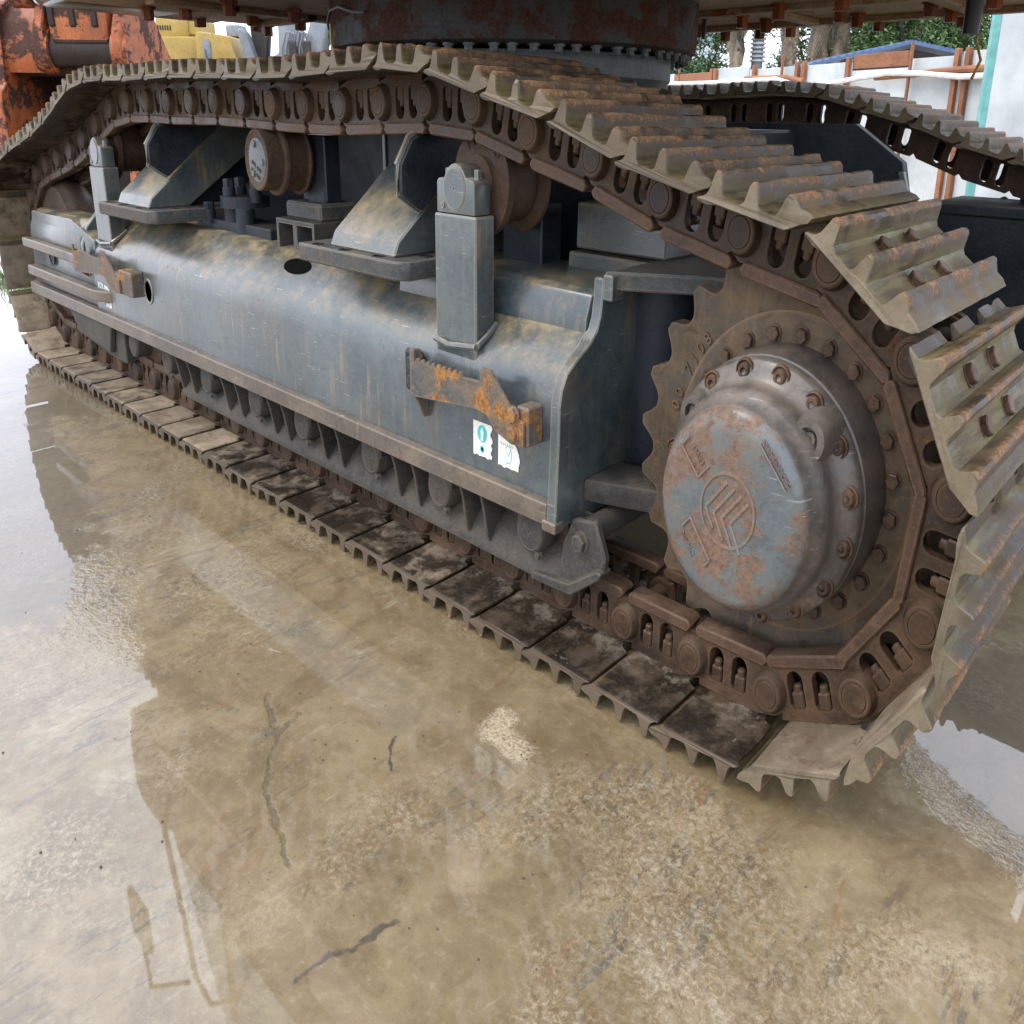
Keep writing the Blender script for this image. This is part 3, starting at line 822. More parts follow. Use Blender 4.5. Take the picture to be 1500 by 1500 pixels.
ME_SOCK = mesh('socket_bolt', merge([lathe([(0.20, 0.0165), (0.162, 0.0165), (0.158, 0.014), (0.158, 0.008), (0.170, 0.008), (0.170, 0)], (0, 0), 20),
                                     lathe([(0.176, 0.026), (0.168, 0.025), (0.166, 0.022), (0.172, 0.018)], (0, 0), 20)]), 'bolt_rust')
for k in range(16):
    an = 2.1859 - k * 2 * PI / 16
    obj('socket_bolt', ME_SOCK, hub, Matrix.Translation((0.259 * math.cos(an), -0.012, H + 0.259 * math.sin(an))))
    # cast ribs between the bolts
for an, rr_, yy, s in ((0.80, 0.232, 0.085, 1.0), (2.43, 0.232, 0.10, 0.8)):
    cx, cz = rr_ * math.cos(an), H + rr_ * math.sin(an)
    part('plug_boss', merge([lathe([(0.19, 0.056 * s), (yy + .02, 0.050 * s), (yy, 0.043 * s), (yy, 0.026 * s), (yy + 0.018, 0.024 * s), (yy + 0.018, 0.016 * s), (yy + 0.010, 0.015 * s),
                                    (yy + 0.010, 0.007), (yy + 0.03, 0.006), (yy + 0.03, 0)], (cx, cz), 28)]), 'drum', hub)

def text_geo(body, size, ext, res=2):
    cu = bpy.data.curves.new('txt', 'FONT')
    cu.body = body
    cu.size = size
    cu.extrude = ext
    cu.align_x = 'CENTER'
    cu.align_y = 'CENTER'
    cu.resolution_u = res
    o = bpy.data.objects.new('txt', cu)
    COL.objects.link(o)
    dg = bpy.context.evaluated_depsgraph_get()
    me = bpy.data.meshes.new_from_object(o.evaluated_get(dg))
    g = ([tuple(v.co) for v in me.vertices], [tuple(p.vertices) for p in me.polygons])
    bpy.data.objects.remove(o)
    bpy.data.curves.remove(cu)
    bpy.data.meshes.remove(me)
    return g

def on_face(x, z, ang, y=-0.004):
    """text plane -> the hub face, reading direction at `ang` degrees from +x in the x-z plane"""
    c, s = math.cos(R(ang)), math.sin(R(ang))
    return Matrix(((c, -s, 0, x), (0, 0, -1, y), (s, c, 0, z), (0, 0, 0, 1)))

def raised_text(body, size, x, z, ang, y, ext, name, mat, parent, lab=None):
    return part(name, xf(text_geo(body, size, ext), on_face(x, z, ang, y)), mat, parent, 0, label=lab)

def bar(x0, z0, x1, z1, w, y0, y1):
    d = Vector((x1 - x0, z1 - z0)).normalized()
    n = Vector((-d.y, d.x)) * w / 2
    return prism([(x0 - n.x, z0 - n.y), (x1 - n.x, z1 - n.y), (x1 + n.x, z1 + n.y), (x0 + n.x, z0 + n.y)], 'y', y0, y1, 0.0015)

em = (0.008, 0.618)
ring = merge([lathe([(0.0, 0.080), (-0.0075, 0.079), (-0.0075, 0.073), (0.0, 0.072)], em, 48)])
parts_ = [ring]
ux, uz = 0.60, 0.66
for j in range(4):
    o = j * 0.018
    vx, vz = em[0] - 0.062 + o * 1.35, em[1] - 0.006 - o * 0.35
    L1 = (0.086, 0.082, 0.076, 0.070)[j]
    L2 = (0.048, 0.062, 0.066, 0.066)[j]
    parts_.append(bar(vx, vz, vx + L1 * 0.66, vz + L1 * 0.75, 0.0075, -0.008, 0))
    parts_.append(bar(vx, vz, vx + L2 * 0.52, vz - L2 * 0.85, 0.0075, -0.008, 0))
part('cast_emblem', merge(parts_), 'hubface', face, 30, mat=Matrix.Translation((.0, .0015, 0)))
raised_text('OIL', 0.021, -0.094, 0.685, 137, -0.002, 0.0028, 'cast_lettering', 'hubface', face)
part('letter_frame', merge([bar(-.138, .722, -.082, .666, .004, -.007, 0), bar(-.082, .666, -.052, .696, .004, -.007, 0), bar(-.138, .722, -.118, .742, .003, -.006, 0)]), 'hubface', face)
raised_text('LEVEL', 0.019, -0.088, 0.714, 137, -0.002, 0.0028, 'cast_lettering', 'hubface', face)
raised_text('MADE IN JAPAN', 0.0155, 0.129, 0.741, 137, -0.002, 0.0028, 'cast_lettering', 'hubface', face)
part('letter_frame', merge([bar(.080, .772, .160, .694, .003, -.007, 0)]), 'hubface', face)
raised_text('DRAIN', 0.019, -0.100, 0.520, 131, -0.002, 0.0028, 'cast_lettering', 'hubface', face)
part('letter_frame', merge([bar(-.120, .552, -.096, .577, .005, -.008, 0), bar(-.096, .577, -.03, .50, .005, -.008, 0), bar(-.03, .50, -.046, .484, .004, -.007, 0)]), 'hubface', face)
for j, ch in enumerate('8017 00'):
    an = 148 + (j - 3) * 5.0 + 3
    raised_text(ch, 0.042, 0.375 * math.cos(R(an)), H + 0.375 * math.sin(R(an)), an - 90 + 180 + 180, 0.333, 0.004, 'cast_lettering', 'sprocket', sp)

# ---- track frame beam
prof = [(.180, .345), (.180, .640), (.192, .690), (.220, .730), (.285, .775), (.345, .815), (.400, .850), (.55, .855), (.62, .83), (.62, .345)]
beam_prof = [(y, z) for y, z in prof]
xs = [-4.77 + 0.05 * k for k in range(0, 81)] + [-0.742]
def beam():
    n = len(prof)
    vs, fs = [], []
    for x in xs:
        for (y, z) in prof:
            k = 1 if z > .5 else 0
            vs.append((x, y + 0.0015 * math.sin(x * 9 + z * 7), z + k * 0.002 * math.sin(x * 5)))
    for i in range(len(xs) - 1):
        for j in range(n):
            fs.append((i * n + j, i * n + (j + 1) % n, (i + 1) * n + (j + 1) % n, (i + 1) * n + j))
    fs.append(tuple(range(n)))
    fs.append(tuple(range((len(xs) - 1) * n, len(xs) * n)))
    return vs, fs
NEAR = Matrix.Translation((0.0236, -0.0465, 0.0347)) @ Matrix.Diagonal((.974, .974, .974, 1))   # the frame group as measured, set to its true depth
FR = part('track_frame', beam(), 'paint', EX, 50, mat=NEAR)
part('step_riser', prism([(.34, .80), (.345, .85), (.372, .905), (.40, .92), (.75, .925), (.75, .6), (.5, .6)], 'x', -1.75, -0.745, 0.008, 2), 'paint', FR)
part('bottom_flange', prism([(.150, .334), (.150, .394), (.20, .401), (.30, .402), (.30, .332)], 'x', -6.05, -0.742, 0.0035), 'flange', FR, 20)
ep = [(.150, .328), (.155, .44), (.160, .56), (.160, .655), (.170, .70), (.195, .738), (.25, .768), (.315, .798), (.350, .826), (.366, .862), (.372, .90), (.376, .955), (.95, .955), (.95, .60), (.80, .345), (.70, .330)]
part('end_plate', prism(ep, 'x', -0.742, -0.700, 0.004), 'paint', FR)
# flat lug where end plate meets the flange
part('corner_block', box(-0.757, -0.695, 0.143, 0.19, 0.322, 0.352, 0.004), 'flange', FR)
# top plate above the sprocket side and what lies behind it
part('top_plate', prism([(-0.70, .378), (-0.45, .53), (-0.28, .60), (0.0, .62), (0.25, .62), (0.25, 1.3), (-0.70, 1.3)], 'z', .925, .972, 0.005), 'paint_muddy', FR)
part('plate_edge', box(-0.70, -0.662, .372, .44, .90, .965, .004), 'paint', FR)
part('motor_housing', lathe([(0.66, 0.0), (0.66, 0.26), (0.72, 0.30), (1.15, 0.30), (1.15, 0)], (0.0, H), 40), 'paint_dark_and_shade', FR)
part('frame_tube', merge([lathe([(0.30, 0.0), (0.30, 0.17), (0.92, 0.17), (0.92, 0)], (-0.70, 0.75), 28, 'z'), box(-0.72, -0.25, .70, .74, .30, .93, .004)]), 'paint_dark_and_shade', FR)
part('frame_lug', prism([(-.70, .30), (-.40, .42), (-.30, .56), (-.42, .60), (-.70, .52)], 'z', .375, .44, 0.012, 2), 'guard', FR)
part('idler_side_frame', prism([(-6.02, .43), (-5.98, .62), (-5.90, .80), (-5.1, .81), (-4.72, .73), (-4.72, .402), (-6.03, .402)], 'y', .185, .33, .01, 2), 'paint', FR)
part('idler_cover', prism([(.165, .655), (.172, .72), (.20, .78), (.25, .812), (.40, .815), (.40, .66)], 'x', -5.93, -4.93, .012, 2), 'paint', FR)
part('idler_cover_end', prism([(.172, .62), (.172, .70), (.21, .78), (.30, .86), (.42, .93), (.45, .93), (.45, .62)], 'x', -4.93, -4.89, .005), 'paint', FR)
part('side_bar', box(-5.96, -4.52, .112, .185, .606, .655, .006), 'flange', FR)
part('side_bar', prism([(-5.93, .185), (-5.93, .115), (-4.66, .115), (-4.54, .15), (-4.50, .185)], 'z', .452, .505, .006), 'flange', FR)
part('inspection_hole', lathe([(0.176, .052), (0.172, .052), (0.172, .040), (.179, .040), (.179, 0)], (-5.55, .58), 24), 'inner_dark', FR)
part('access_hole', merge([lathe([(0.1795, .058), (0.174, .056), (0.174, .047), (.1785, .046)], (-3.92, .575), 28)]), 'paint', FR)
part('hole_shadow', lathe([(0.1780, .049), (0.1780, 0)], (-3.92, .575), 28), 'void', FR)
part('oval_slot_shade', xf(lathe([(0, .001), (0.001, .075), (0.004, .072), (0.004, 0)], (0, 0), 24, 'z'), Matrix.Translation((-2.52, .335, .8095)) @ Matrix.Rotation(R(33), 4, 'X') @ Matrix.Diagonal((1.5, .55, 1, 1))), 'void', FR)  # no cut here: a black disc paints the shade inside the slot
part('underframe_plate', prism([(-5.45, .335), (-5.25, .20), (-4.70, .155), (-4.45, .155), (-4.45, .33)], 'y', .20, .25, .006), 'guard', FR)
part('underframe_plate', prism([(-5.32, .335), (-5.12, .225), (-4.62, .19), (-4.56, .33)], 'y', .165, .20, .006), 'guard', FR)

# rail guard with gussets
GU = part('rail_guard', prism([(.262, .37), (.262, .275), (.205, .238), (.180, .214), (.158, .186), (.156, .170), (.198, .166), (.212, .225), (.272, .262), (.272, .37)], 'x', -3.56, -0.62, .004), 'guard', EX)
for x in (-3.542, -3.397, -3.006, -2.859, -2.538, -2.412, -2.101, -1.966, -1.561, -1.435, -1.15, -1.04):
    part('gusset', prism([(.108, .372), (.262, .372), (.262, .272), (.20, .236), (.166, .204), (.160, .215), (.150, .255), (.138, .310), (.122, .355)], 'x', x - .006, x + .006, .002), 'guard', GU)
for x in (-3.70, -3.218, -2.70, -2.272, -1.741, -1.30, -0.816):
    c = part('roller_cap', merge([lathe([(.27, .066), (.160, .066), (.148, .060), (.144, .052), (.146, .048), (.144, .046), (.144, .004), (.149, .003), (.149, 0)], (x, .300), 32),
                              box(x - .066, x + .066, .150, .27, .30, .372, .008)]), 'guard', EX)
    part('cap_bolt', hexbolt((x + .035, .238), .012, .018, .165), 'guard', c)
    part('roller_band', lathe([(.268, .098), (.235, .098), (.23, .08), (.268, .08)], (x + .01, .31), 32), 'rust', c)
for x in (-4.58, -4.10, -3.64, -3.18, -2.735, -2.29, -1.765, -1.31, -0.835):
    part('track_roller', lathe([(.24, 0), (.24, .095), (.245, .125), (.262, .125), (.27, .10), (.46, .10), (.47, .125), (.485, .125), (.49, 0)], (x, .325), 32), 'rust', EX)
for x in (-4.59, -4.166):
    part('roller_cap', merge([lathe([(.24, .06), (.15, .06), (.14, .05), (.14, 0)], (x, .30), 24), box(x - .06, x + .06, .15, .24, .30, .36, .01)]), 'guard', EX)
br = part('tie_bracket', merge([prism([(-.62, .19), (-.50, .268), (-.488, .31), (-.535, .40), (-.63, .385), (-.67, .31), (-.69, .20)], 'y', .158, .188, .006),
                            prism([(-.80, .170), (-.62, .178), (-.50, .258), (-.492, .276), (-.51, .280), (-.63, .208), (-.80, .192)], 'y', .140, .20, .004)]), 'guard', EX)
part('bracket_bolt', hexbolt((-.590, .332), .026, .026, .158), 'guard', br)
part('tie_tube', lathe([(.188, 0), (.188, .036), (.9, .036), (.9, 0)], (-.59, .35), 20), 'guard', br)

# step plates (serrated) and their blocks
def step(x0, x1, teeth, sc=1.0):
    top = []
    L = x1 - x0
    pts = [(x0, .585), (x0, .712), (x0 + .02, .712), (x0 + .022, .678)]
    n = teeth
    xa, xb = x0 + .03, x0 + L * .50
    for k in range(n):
        w = (xb - xa) / n
        pts += [(xa + w * (k + .25), .692), (xa + w * (k + .55), .692), (xa + w * (k + .85), .680)]
    pts += [(x0 + L * .64, .684), (x0 + L * .66, .722), (x0 + L * .73, .722), (x0 + L * .93, .622), (x0 + L, .612), (x0 + L, .548), (x0 + L * .90, .545), (x0 + L * .77, .565), (x0 + L * .70, .60), (x0 + L * .60, .606), (x0 + .02, .578)]
    return holed(pts, [], .092, .104, .0015)
st = part('step_plate', step(-1.385, -0.80, 9), 'handle', FR)
part('step_side', prism([(.098, .588), (.098, .712), (.145, .705), (.18, .62), (.18, .50), (.16, .50), (.13, .55)], 'x', -1.397, -1.385, .002), 'handle', st)
part('step_block', box(-1.50, -1.397, .155, .182, .565, .69, .01), 'paint_dark_and_shade', st)
part('step_block', box(-0.845, -0.79, .105, .182, .545, .648, .005), 'handle', st)
for c in ((-1.445, .655), (-1.445, .60)):
    part('step_bolt', hexbolt(c, .022, .018, .155), 'guard', st)
for c in ((-.845, .625), (-.845, .575)):
    part('step_bolt', hexbolt(c, .021, .018, .093), 'handle', st)
st2 = part('step_plate', step(-4.86, -4.13, 1), 'handle', FR)
part('step_block', box(-4.16, -3.98, .105, .182, .545, .655, .006), 'handle', st2)
part('step_side', prism([(.098, .588), (.098, .70), (.18, .64), (.18, .54)], 'x', -4.872, -4.86, .002), 'handle', st2)

# paper labels stuck on the frame
def label_sheet(x0, x1, z0, z1, jag, seed, clip=False):
    r = random.Random(seed)
    pts = [(x0, z0)]
    n = 12
    for k in range(1, n):
        pts.append((x0 + (x1 - x0) * k / n, z0 + r.uniform(-.002, .003)))
    for k in range(n + 1):
        zz = z0 + (z1 - z0) * k / n
        pts.append((x1 + r.uniform(-jag, jag), zz))
    if clip:
        pts = pts[:-5] + [(x1 - .012, z1 - .02), (x1 - .04, z1 - .002)]
    pts.append((x0, z1))
    return holed(pts, [], .1775, .1795)
for (x0, x1, z0, z1, sd_) in ((-1.130, -1.035, .442, .540, 1), (-4.72, -4.635, .435, .535, 3)):
    lb = part('paper_label', label_sheet(x0, x1, z0, z1, .006, sd_), 'sticker', FR, 0)
    cx, cz = (x0 + x1) / 2, z0 + (z1 - z0) * .68
    pie = [lathe([(.1775, .025), (.1765, .025), (.1765, .0), ], (cx, cz), 20)]
    part('label_emblem', pie[0], 'sticker_ink', lb, 0)
    part('label_emblem', merge([prism([(cx - .010, cz + .002), (cx, cz + .019), (cx + .010, cz + .002), (cx + .006, cz + .002), (cx + .006, cz - .02), (cx - .006, cz - .02), (cx - .006, cz + .002)], 'y', .1755, .1766, 0)]), 'sticker', lb, 0)
    part('label_emblem', merge([lathe([(.1775, .011), (.1765, .011), (.1765, .006), (.1775, .006)], (cx, cz - .045), 12)]), 'sticker_ink', lb, 0)
for (x0, x1, z0, z1, sd_) in ((-1.0, -0.898, .438, .525, 2), (-4.62, -4.525, .42, .53, 5)):
    lb = part('paper_label', label_sheet(x0, x1, z0, z1, .005, sd_, True), 'sticker', FR, 0)
    cx, cz = (x0 + x1) / 2, z0 + (z1 - z0) * .45
    g = [tube([(cx + .017 * math.cos(R(a)), .177, cz + .024 * math.sin(R(a))) for a in range(200, 520, 20)], .0012, 4)]
    g += [tube([(cx - .012, .177, cz + .012), (cx, .177, cz - .005), (cx + .014, .177, cz + .02)], .0012, 4), tube([(cx - .014, .177, cz - .03), (cx, .177, cz - .022), (cx + .014, .177, cz - .032)], .0012, 4)]
    part('label_emblem', merge(g), 'sticker_ink', lb, 0)
    part('label_print', merge([bar(x0 + .012 + .011 * k, z1 - .018, x0 + .018 + .011 * k, z1 - .026, .003, .1768, .1776) for k in range(6)]), 'sticker_ink2', lb, 0)

# carrier rollers on their posts
def carrier(x, zt, full=True):
    po = part('roller_post', box(x - .185, x + .033, .200, .296, .60, 1.083, .005), 'paint', EX, mat=NEAR)
    cap = [prism([(x - .175, 1.085), (x + .022, 1.085), (x + .022, 1.168), (x + .008, 1.176), (x - .018, 1.178)] + arc(x - .078, 1.155, .061, 28, 152, 8) + [(x - .138, 1.176), (x - .165, 1.176), (x - .175, 1.168)], 'y', .205, .285, .006, 2),
           lathe([(.206, .058), (.202, .057), (.202, .054), (.199, .053), (.199, .004), (.203, .003), (.203, 0)], (x - .078, 1.150), 32),
           hexbolt((x - .150, .245), .015, .025, 1.176, False, 'z'), hexbolt((x + .0, .245), .015, .025, 1.176, False, 'z'),
           lathe([(.206, .009), (.200, .009), (.200, .003), (.206, .003)], (x - .14, 1.105), 12)]
    part('shaft_cap', merge(cap), 'paint', po)
    part('weld_bead', merge([tube([(x - .19, .197, .735), (x - .1, .186, .728), (x + .035, .196, .738)], .010, 8), tube([(x + .038, .20, .742), (x + .042, .25, .765), (x + .038, .30, .79)], .010, 8)]), 'paint', po)
    c = (x - .01, 1.165)
    ro = part('carrier_roller', lathe([(.255, 0), (.255, .070), (.262, .074), (.268, .076), (.268, .140), (.300, .140), (.306, .132), (.312, .112), (.318, .106), (.455, .106), (.460, .104), (.462, .112), (.47, .132), (.476, .138), (.492, .138), (.492, 0)], c, 64), 'rust', EX)
    part('roller_hub', lathe([(.30, .074), (.250, .074), (.242, .068), (.240, .05), (.23, .05), (.23, 0)], c, 40), 'rust', ro)
    po2 = part('roller_post', box(x - .165, x + .04, .545, .665, .86, 1.10, .005), 'paint_dark_and_shade', EX)
    part('shaft_cap', lathe([(.49, .055), (.56, .055), (.56, 0)], c, 20), 'rust', po2)
    return ro
r1 = carrier(-1.17, 1)
r2 = carrier(-4.49, 1)
for j, ch in enumerate('IYOKYO'):
    an = 122 - j * 15.5
    raised_text(ch, .038, -1.18 + .112 * math.cos(R(an)), 1.165 + .112 * math.sin(R(an)), an - 90, .268, .0035, 'cast_lettering', 'rust', r1)
# the short roller between them
c = (-2.60, 1.178)
mr = part('carrier_roller', lathe([(.205, .088), (.200, .096), (.202, .102), (.215, .104), (.285, .104), (.29, .122), (.305, .124), (.312, .112), (.36, .108), (.41, .112), (.418, .124), (.43, .122), (.436, 0)], c, 56), 'rust', EX)
mc = part('roller_cover', lathe([(.225, .098), (.218, .088), (.218, .076), (.205, .074), (.203, .070), (.203, 0)], c, 48), 'ring_grey', mr)
for a_ in (100, 355, 235):
    part('cover_bolt', hexbolt((c[0] + .055 * math.cos(R(a_)), c[1] + .055 * math.sin(R(a_))), .012, .009, .203), 'ring_grey', mc)
raised_text('10TL 4305', .020, c[0] - .005, c[1] - .022, -24, .2025, .0018, 'cast_lettering', 'rust', mc)
raised_text('1030-4305', .020, c[0] - .015, c[1] - .046, -24, .2025, .0018, 'cast_lettering', 'rust', mc)
mb_ = part('roller_bracket', merge([box(-2.63, -2.43, .46, .55, 1.03, 1.262, .006), box(-2.58, -2.44, .455, .53, .99, 1.09, .004)]), 'paint_dark_and_shade', EX)
part('bracket_foot', box(-2.70, -2.40, .40, .62, .968, 1.03, .01), 'paint_muddy', mb_)
sqt = []
for (x0, x1) in ((-2.73, -2.565), (-2.565, -2.40)):
    o4 = [(x0, .82), (x1, .82), (x1, .967), (x0, .967)]
    i4 = [(x0 + .016, .83), (x0 + .016, .951), (x1 - .016, .951), (x1 - .016, .83)]
    sqt.append(holed(o4, [i4], .36, .66))
part('square_tube', merge(sqt), 'paint_muddy', mb_)

# mounting plates and inclined legs of the car body
def leg(x0, x1):
    pl = part('mounting_plate', prism([(x0, .125), (x1 - .05, .125), (x1, .165), (x1, .62), (x0, .62)], 'z', .885, .94, .006), 'paint_muddy', EX, mat=NEAR)
    for (x, y) in ((x0 + .10, .16), (x0 + .30, .155), (x0 + .52, .16), (x1 - .06, .30), (x1 - .06, .46)):
        part('bolt_recess', lathe([(.941, .028), (.9425, .027), (.9425, .020), (.941, .018), (.941, 0)], (x, y), 18, 'z'), 'inner_dark', pl)
    xa, xb = x0 + .17, x0 + .60
    lg = part('inclined_leg', prism([(.175, .941), (.42, .941), (1.15, 1.33), (1.15, 1.50), (.95, 1.47), (.20, .985)], 'x', xa, xb, .006), 'paint', pl)
    part('leg_rib', prism([(.30, 1.07), (.20, 1.12), (.20, 1.20), (.26, 1.27), (.36, 1.30), (.80, 1.42), (.80, 1.38)], 'x', xb - .012, xb + .03, .004), 'paint_dark_and_shade', pl)  # rib face coloured dark to paint in the shade on it
    part('rib_edge', tube([(xb + .01, .30, 1.07), (xb + .01, .197, 1.12), (xb + .01, .197, 1.20), (xb + .01, .257, 1.273), (xb + .01, .36, 1.305)], .012, 6), 'paint', pl)
    part('leg_rib', prism([(.42, .941), (.75, .941), (1.1, 1.2), (1.1, 1.31)], 'x', xa + .10, xb - .10, .004), 'paint_dark_and_shade', pl)
leg(-2.17, -1.46)
leg(-4.39, -3.66)
fb = part('bolt_flange', merge([box(-3.66, -2.9, .42, .62, .86, .905, .004), lathe([(.965, 0), (.965, .13), (1.01, .13), (1.01, 0)], (-3.28, .50), 28, 'z')]), 'paint_dark_and_shade', EX)
for (x, y, z0) in ((-3.55, .42, .905), (-3.36, .52, 1.01), (-3.30, .42, 1.01), (-3.16, .50, 1.01)):
    part('flange_bolt', merge([lathe([(z0 - .02, 0), (z0 - .02, .034), (z0 + .035, .034), (z0 + .035, 0)], (x, y), 16, 'z'), hexbolt((x, y), .03, .035, z0 + .034, False, 'z')]), 'paint_dark_and_shade', fb)
for (x, y) in ((-3.36, .47), (-3.2, .45)):
    part('flange_bolt', lathe([(.86, 0), (.86, .055), (.966, .05), (.966, 0)], (x, y), 18, 'z'), 'paint_dark_and_shade', fb)
# car body between the tracks
cb = part('car_body', prism([(-4.9, .99), (-4.2, .86), (-3.9, .84), (-0.95, .84), (-.95, 2.5), (-4.6, 2.5)], 'z', .62, 1.30, .01), 'paint_dark_and_shade', EX)
part('body_ledge', box(-4.9, -0.95, .78, .88, .70, .86, .006), 'rust', cb)
part('side_block', box(-1.02, -0.62, .62, .86, .985, 1.11, .006), 'paint', cb)
part('side_block', box(-1.04, -0.55, .60, .86, .925, .975, .006), 'paint', cb)
part('body_seam', box(-2.46, -2.44, .828, .842, .88, 1.28, .003), 'paint', cb)
part('body_ledge', box(-4.6, -1.0, .66, .80, .55, .70, .006), 'paint_dark_and_shade', cb)

# far track frame: end plate, top deck, sprocket, rollers
ff = part('track_frame', prism([(2.3, .33), (2.3, .86), (2.4, .93), (3.2, .93), (3.2, .33)], 'x', -5.2, -.70, .01), 'paint_dark_and_shade', EX)
part('end_plate', prism([(-2.4, .86), (-2.4, 1.325), (-.66, 1.325), (-.42, 1.20), (-.375, 1.06), (-.375, .86)], 'y', 2.30, 2.36, .004), 'paint_dark_and_shade', ff)
part('plate_edge', prism([(-.43, 1.17), (-.405, 1.17), (-.35, 1.05), (-.35, .9), (-.375, .9), (-.375, 1.06)], 'y', 2.28, 2.32, .002), 'paint', ff)
part('top_plate', box(-.42, .60, 2.75, 3.35, 1.01, 1.045, .005), 'paint_dark_and_shade', ff)
part('top_plate_side', box(-.42, .60, 2.77, 2.85, .30, 1.005, .005), 'paint_dark_and_shade', ff)
part('sprocket', xf(holed(gear(), [], .335, .393, .006), Matrix.Translation((0, FAR - .02, 0))), 'sprocket', EX)
for x in (-1.18, -4.49):
    part('carrier_roller', lathe([(FAR + .268, 0), (FAR + .268, .138), (FAR + .30, .138), (FAR + .31, .106), (FAR + .45, .106), (FAR + .47, .138), (FAR + .49, 0)], (x, 1.165), 32), 'rust', EX)
part('idler_wheel', merge([lathe([(.268, 0), (.268, .25), (.262, .27), (.262, .335), (.268, .355), (.29, .362), (.30, .372), (.33, .388), (.40, .388), (.43, .372), (.46, .36), (.47, 0)], (-5.640, .585), 72)]), 'rust', EX)
part('idler_wheel', lathe([(FAR + .268, 0), (FAR + .268, .34), (FAR + .33, .388), (FAR + .46, .36), (FAR + .47, 0)], (-5.64, .585), 48), 'rust', EX)

# swing bearing
BX, BY = -2.33, 1.66
sb = part('swing_bearing', lathe([(1.562, 0), (1.562, .955), (1.572, .978), (1.60, .985), (1.745, .985), (1.745, 0)], (BX, BY), 128, 'z'), 'ring', EX)
part('bearing_base', lathe([(1.30, 0), (1.30, .80), (1.44, .80), (1.462, .845), (1.47, .856), (1.548, .856), (1.555, .80), (1.555, 0)], (BX, BY), 96, 'z'), 'ring_grey', sb)
ME_RB = mesh('bearing_bolt', merge([lathe([(1.562, .020), (1.538, .020), (1.532, .012), (1.532, 0)], (0, 0), 6, 'z'), lathe([(1.564, .027), (1.554, .027), (1.554, 0)], (0, 0), 10, 'z')]), 'ring_grey')
for k in range(60):
    an = 2 * PI * k / 60 + (0.012 if k % 3 else 0.03)
    obj('bearing_bolt', ME_RB, sb, Matrix.Translation((BX + .93 * math.cos(an), BY + .93 * math.sin(an), 0)))
part('grease_line', tube([(BX - .70, BY - .725, 1.655), (BX - .60, BY - .80, 1.675), (BX - .45, BY - .885, 1.70), (BX - .28, BY - .955, 1.70), (BX - .12, BY - .99, 1.672), (BX - .02, BY - .995, 1.665)], .006, 8), 'ring_grey', sb)

# upper structure
DZ = 1.745
dk = part('revolving_deck', merge([
    prism([(-4.32, .45), (-4.05, -.06), (.55, -.06), (.55, 3.30), (-3.5, 3.30), (-3.5, 1.39), (-4.32, 1.39)], 'z', DZ, DZ + .05, .004)]), 'deck', EX)
part('deck_frame', box(-3.4, .5, -.04, 3.28, DZ + .05, DZ + .42, .01), 'deck', dk)
# beams under the deck
for (x0, x1, y0, y1) in ((-3.45, .52, 3.05, 3.12), (-3.45, .52, 2.35, 2.42), (-1.30, -1.22, 2.42, 3.05), (-.45, -.37, 2.42, 3.05), (-4.1, -3.5, .62, .68), (-4.1, -3.5, 1.12, 1.18), (-3.60, -3.50, .2, 1.39)):
    part('deck_beam', box(x0, x1, y0, y1, DZ - .022, DZ, .003), 'deck', dk)
bosses = [(-3.95, .35), (-4.05, .72), (-4.0, 1.05), (-3.75, .45), (-3.72, .85), (-3.70, 1.2), (-4.22, 1.28), (-3.30, .55), (-3.35, .95)]
bosses += [(x, y) for x in (-1.95, -1.45, -.95, -.5, -.05) for y in (2.60, 2.90, 3.2)] + [(-1.7, 3.2), (-.72, 2.2), (-1.1, 2.3), (-.2, 2.5), (.25, 2.6), (.3, 3.1)]
ME_BOSS = mesh('deck_bolt', merge([lathe([(DZ, .045), (DZ - .012, .045), (DZ - .012, .034), (DZ - .050, .034), (DZ - .054, .03), (DZ - .054, 0)], (0, 0), 6, 'z')]), 'boss')
for (x, y) in bosses:
    obj('deck_bolt', ME_BOSS, dk, Matrix.Translation((x + rnd.uniform(-.03, .03), y + rnd.uniform(-.03, .03), 0)))
part('drain_stub', lathe([(1.60, 0), (1.60, .032), (1.75, .036), (1.75, 0)], (-.19, 2.22), 16, 'z'), 'black', dk)
part('hanging_rod', tube([(-1.72, 2.62, 1.745), (-1.72, 2.62, 1.66)], .012, 6), 'black', dk)
part('hanging_cable', tube([(-.42, 3.2, 1.74), (-.43, 3.22, 1.64), (-.40, 3.24, 1.57), (-.42, 3.2, 1.50)], .008, 6), 'yellow', dk)
part('deck_corner', prism([(-4.62, 1.80), (-4.56, 1.76), (-4.40, 1.742), (-4.05, 1.742), (-4.05, 1.95), (-4.62, 1.95)], 'y', -.03, .62, .02, 2), 'paint', dk)
hs_ = part('machine_house', box(-2.2, .55, -.05, 3.30, DZ + .42, 3.3, .03), 'house', EX)
part('side_door', box(-2.1, -1.0, -.07, -.05, DZ + .5, 3.1, .01), 'house', hs_)
part('side_door', box(-.95, .15, -.07, -.05, DZ + .5, 3.1, .01), 'house', hs_)
part('counterweight', prism([(.57, .2), (.75, .05), (1.0, .02), (1.15, .3), (1.15, 2.95), (1.0, 3.25), (.57, 3.25)], 'z', 1.95, 3.2, .03), 'house', EX)
cabp = [(-4.50, 1.745), (-4.64, 1.95), (-4.64, 2.26), (-4.55, 2.36), (-4.2, 2.38), (-4.02, 2.30), (-3.48, 3.22), (-3.36, 3.34), (-2.25, 3.36), (-2.25, 1.80)]
cb2 = part('cab', prism(cabp, 'y', -.05, 1.05, .03), 'house', EX)
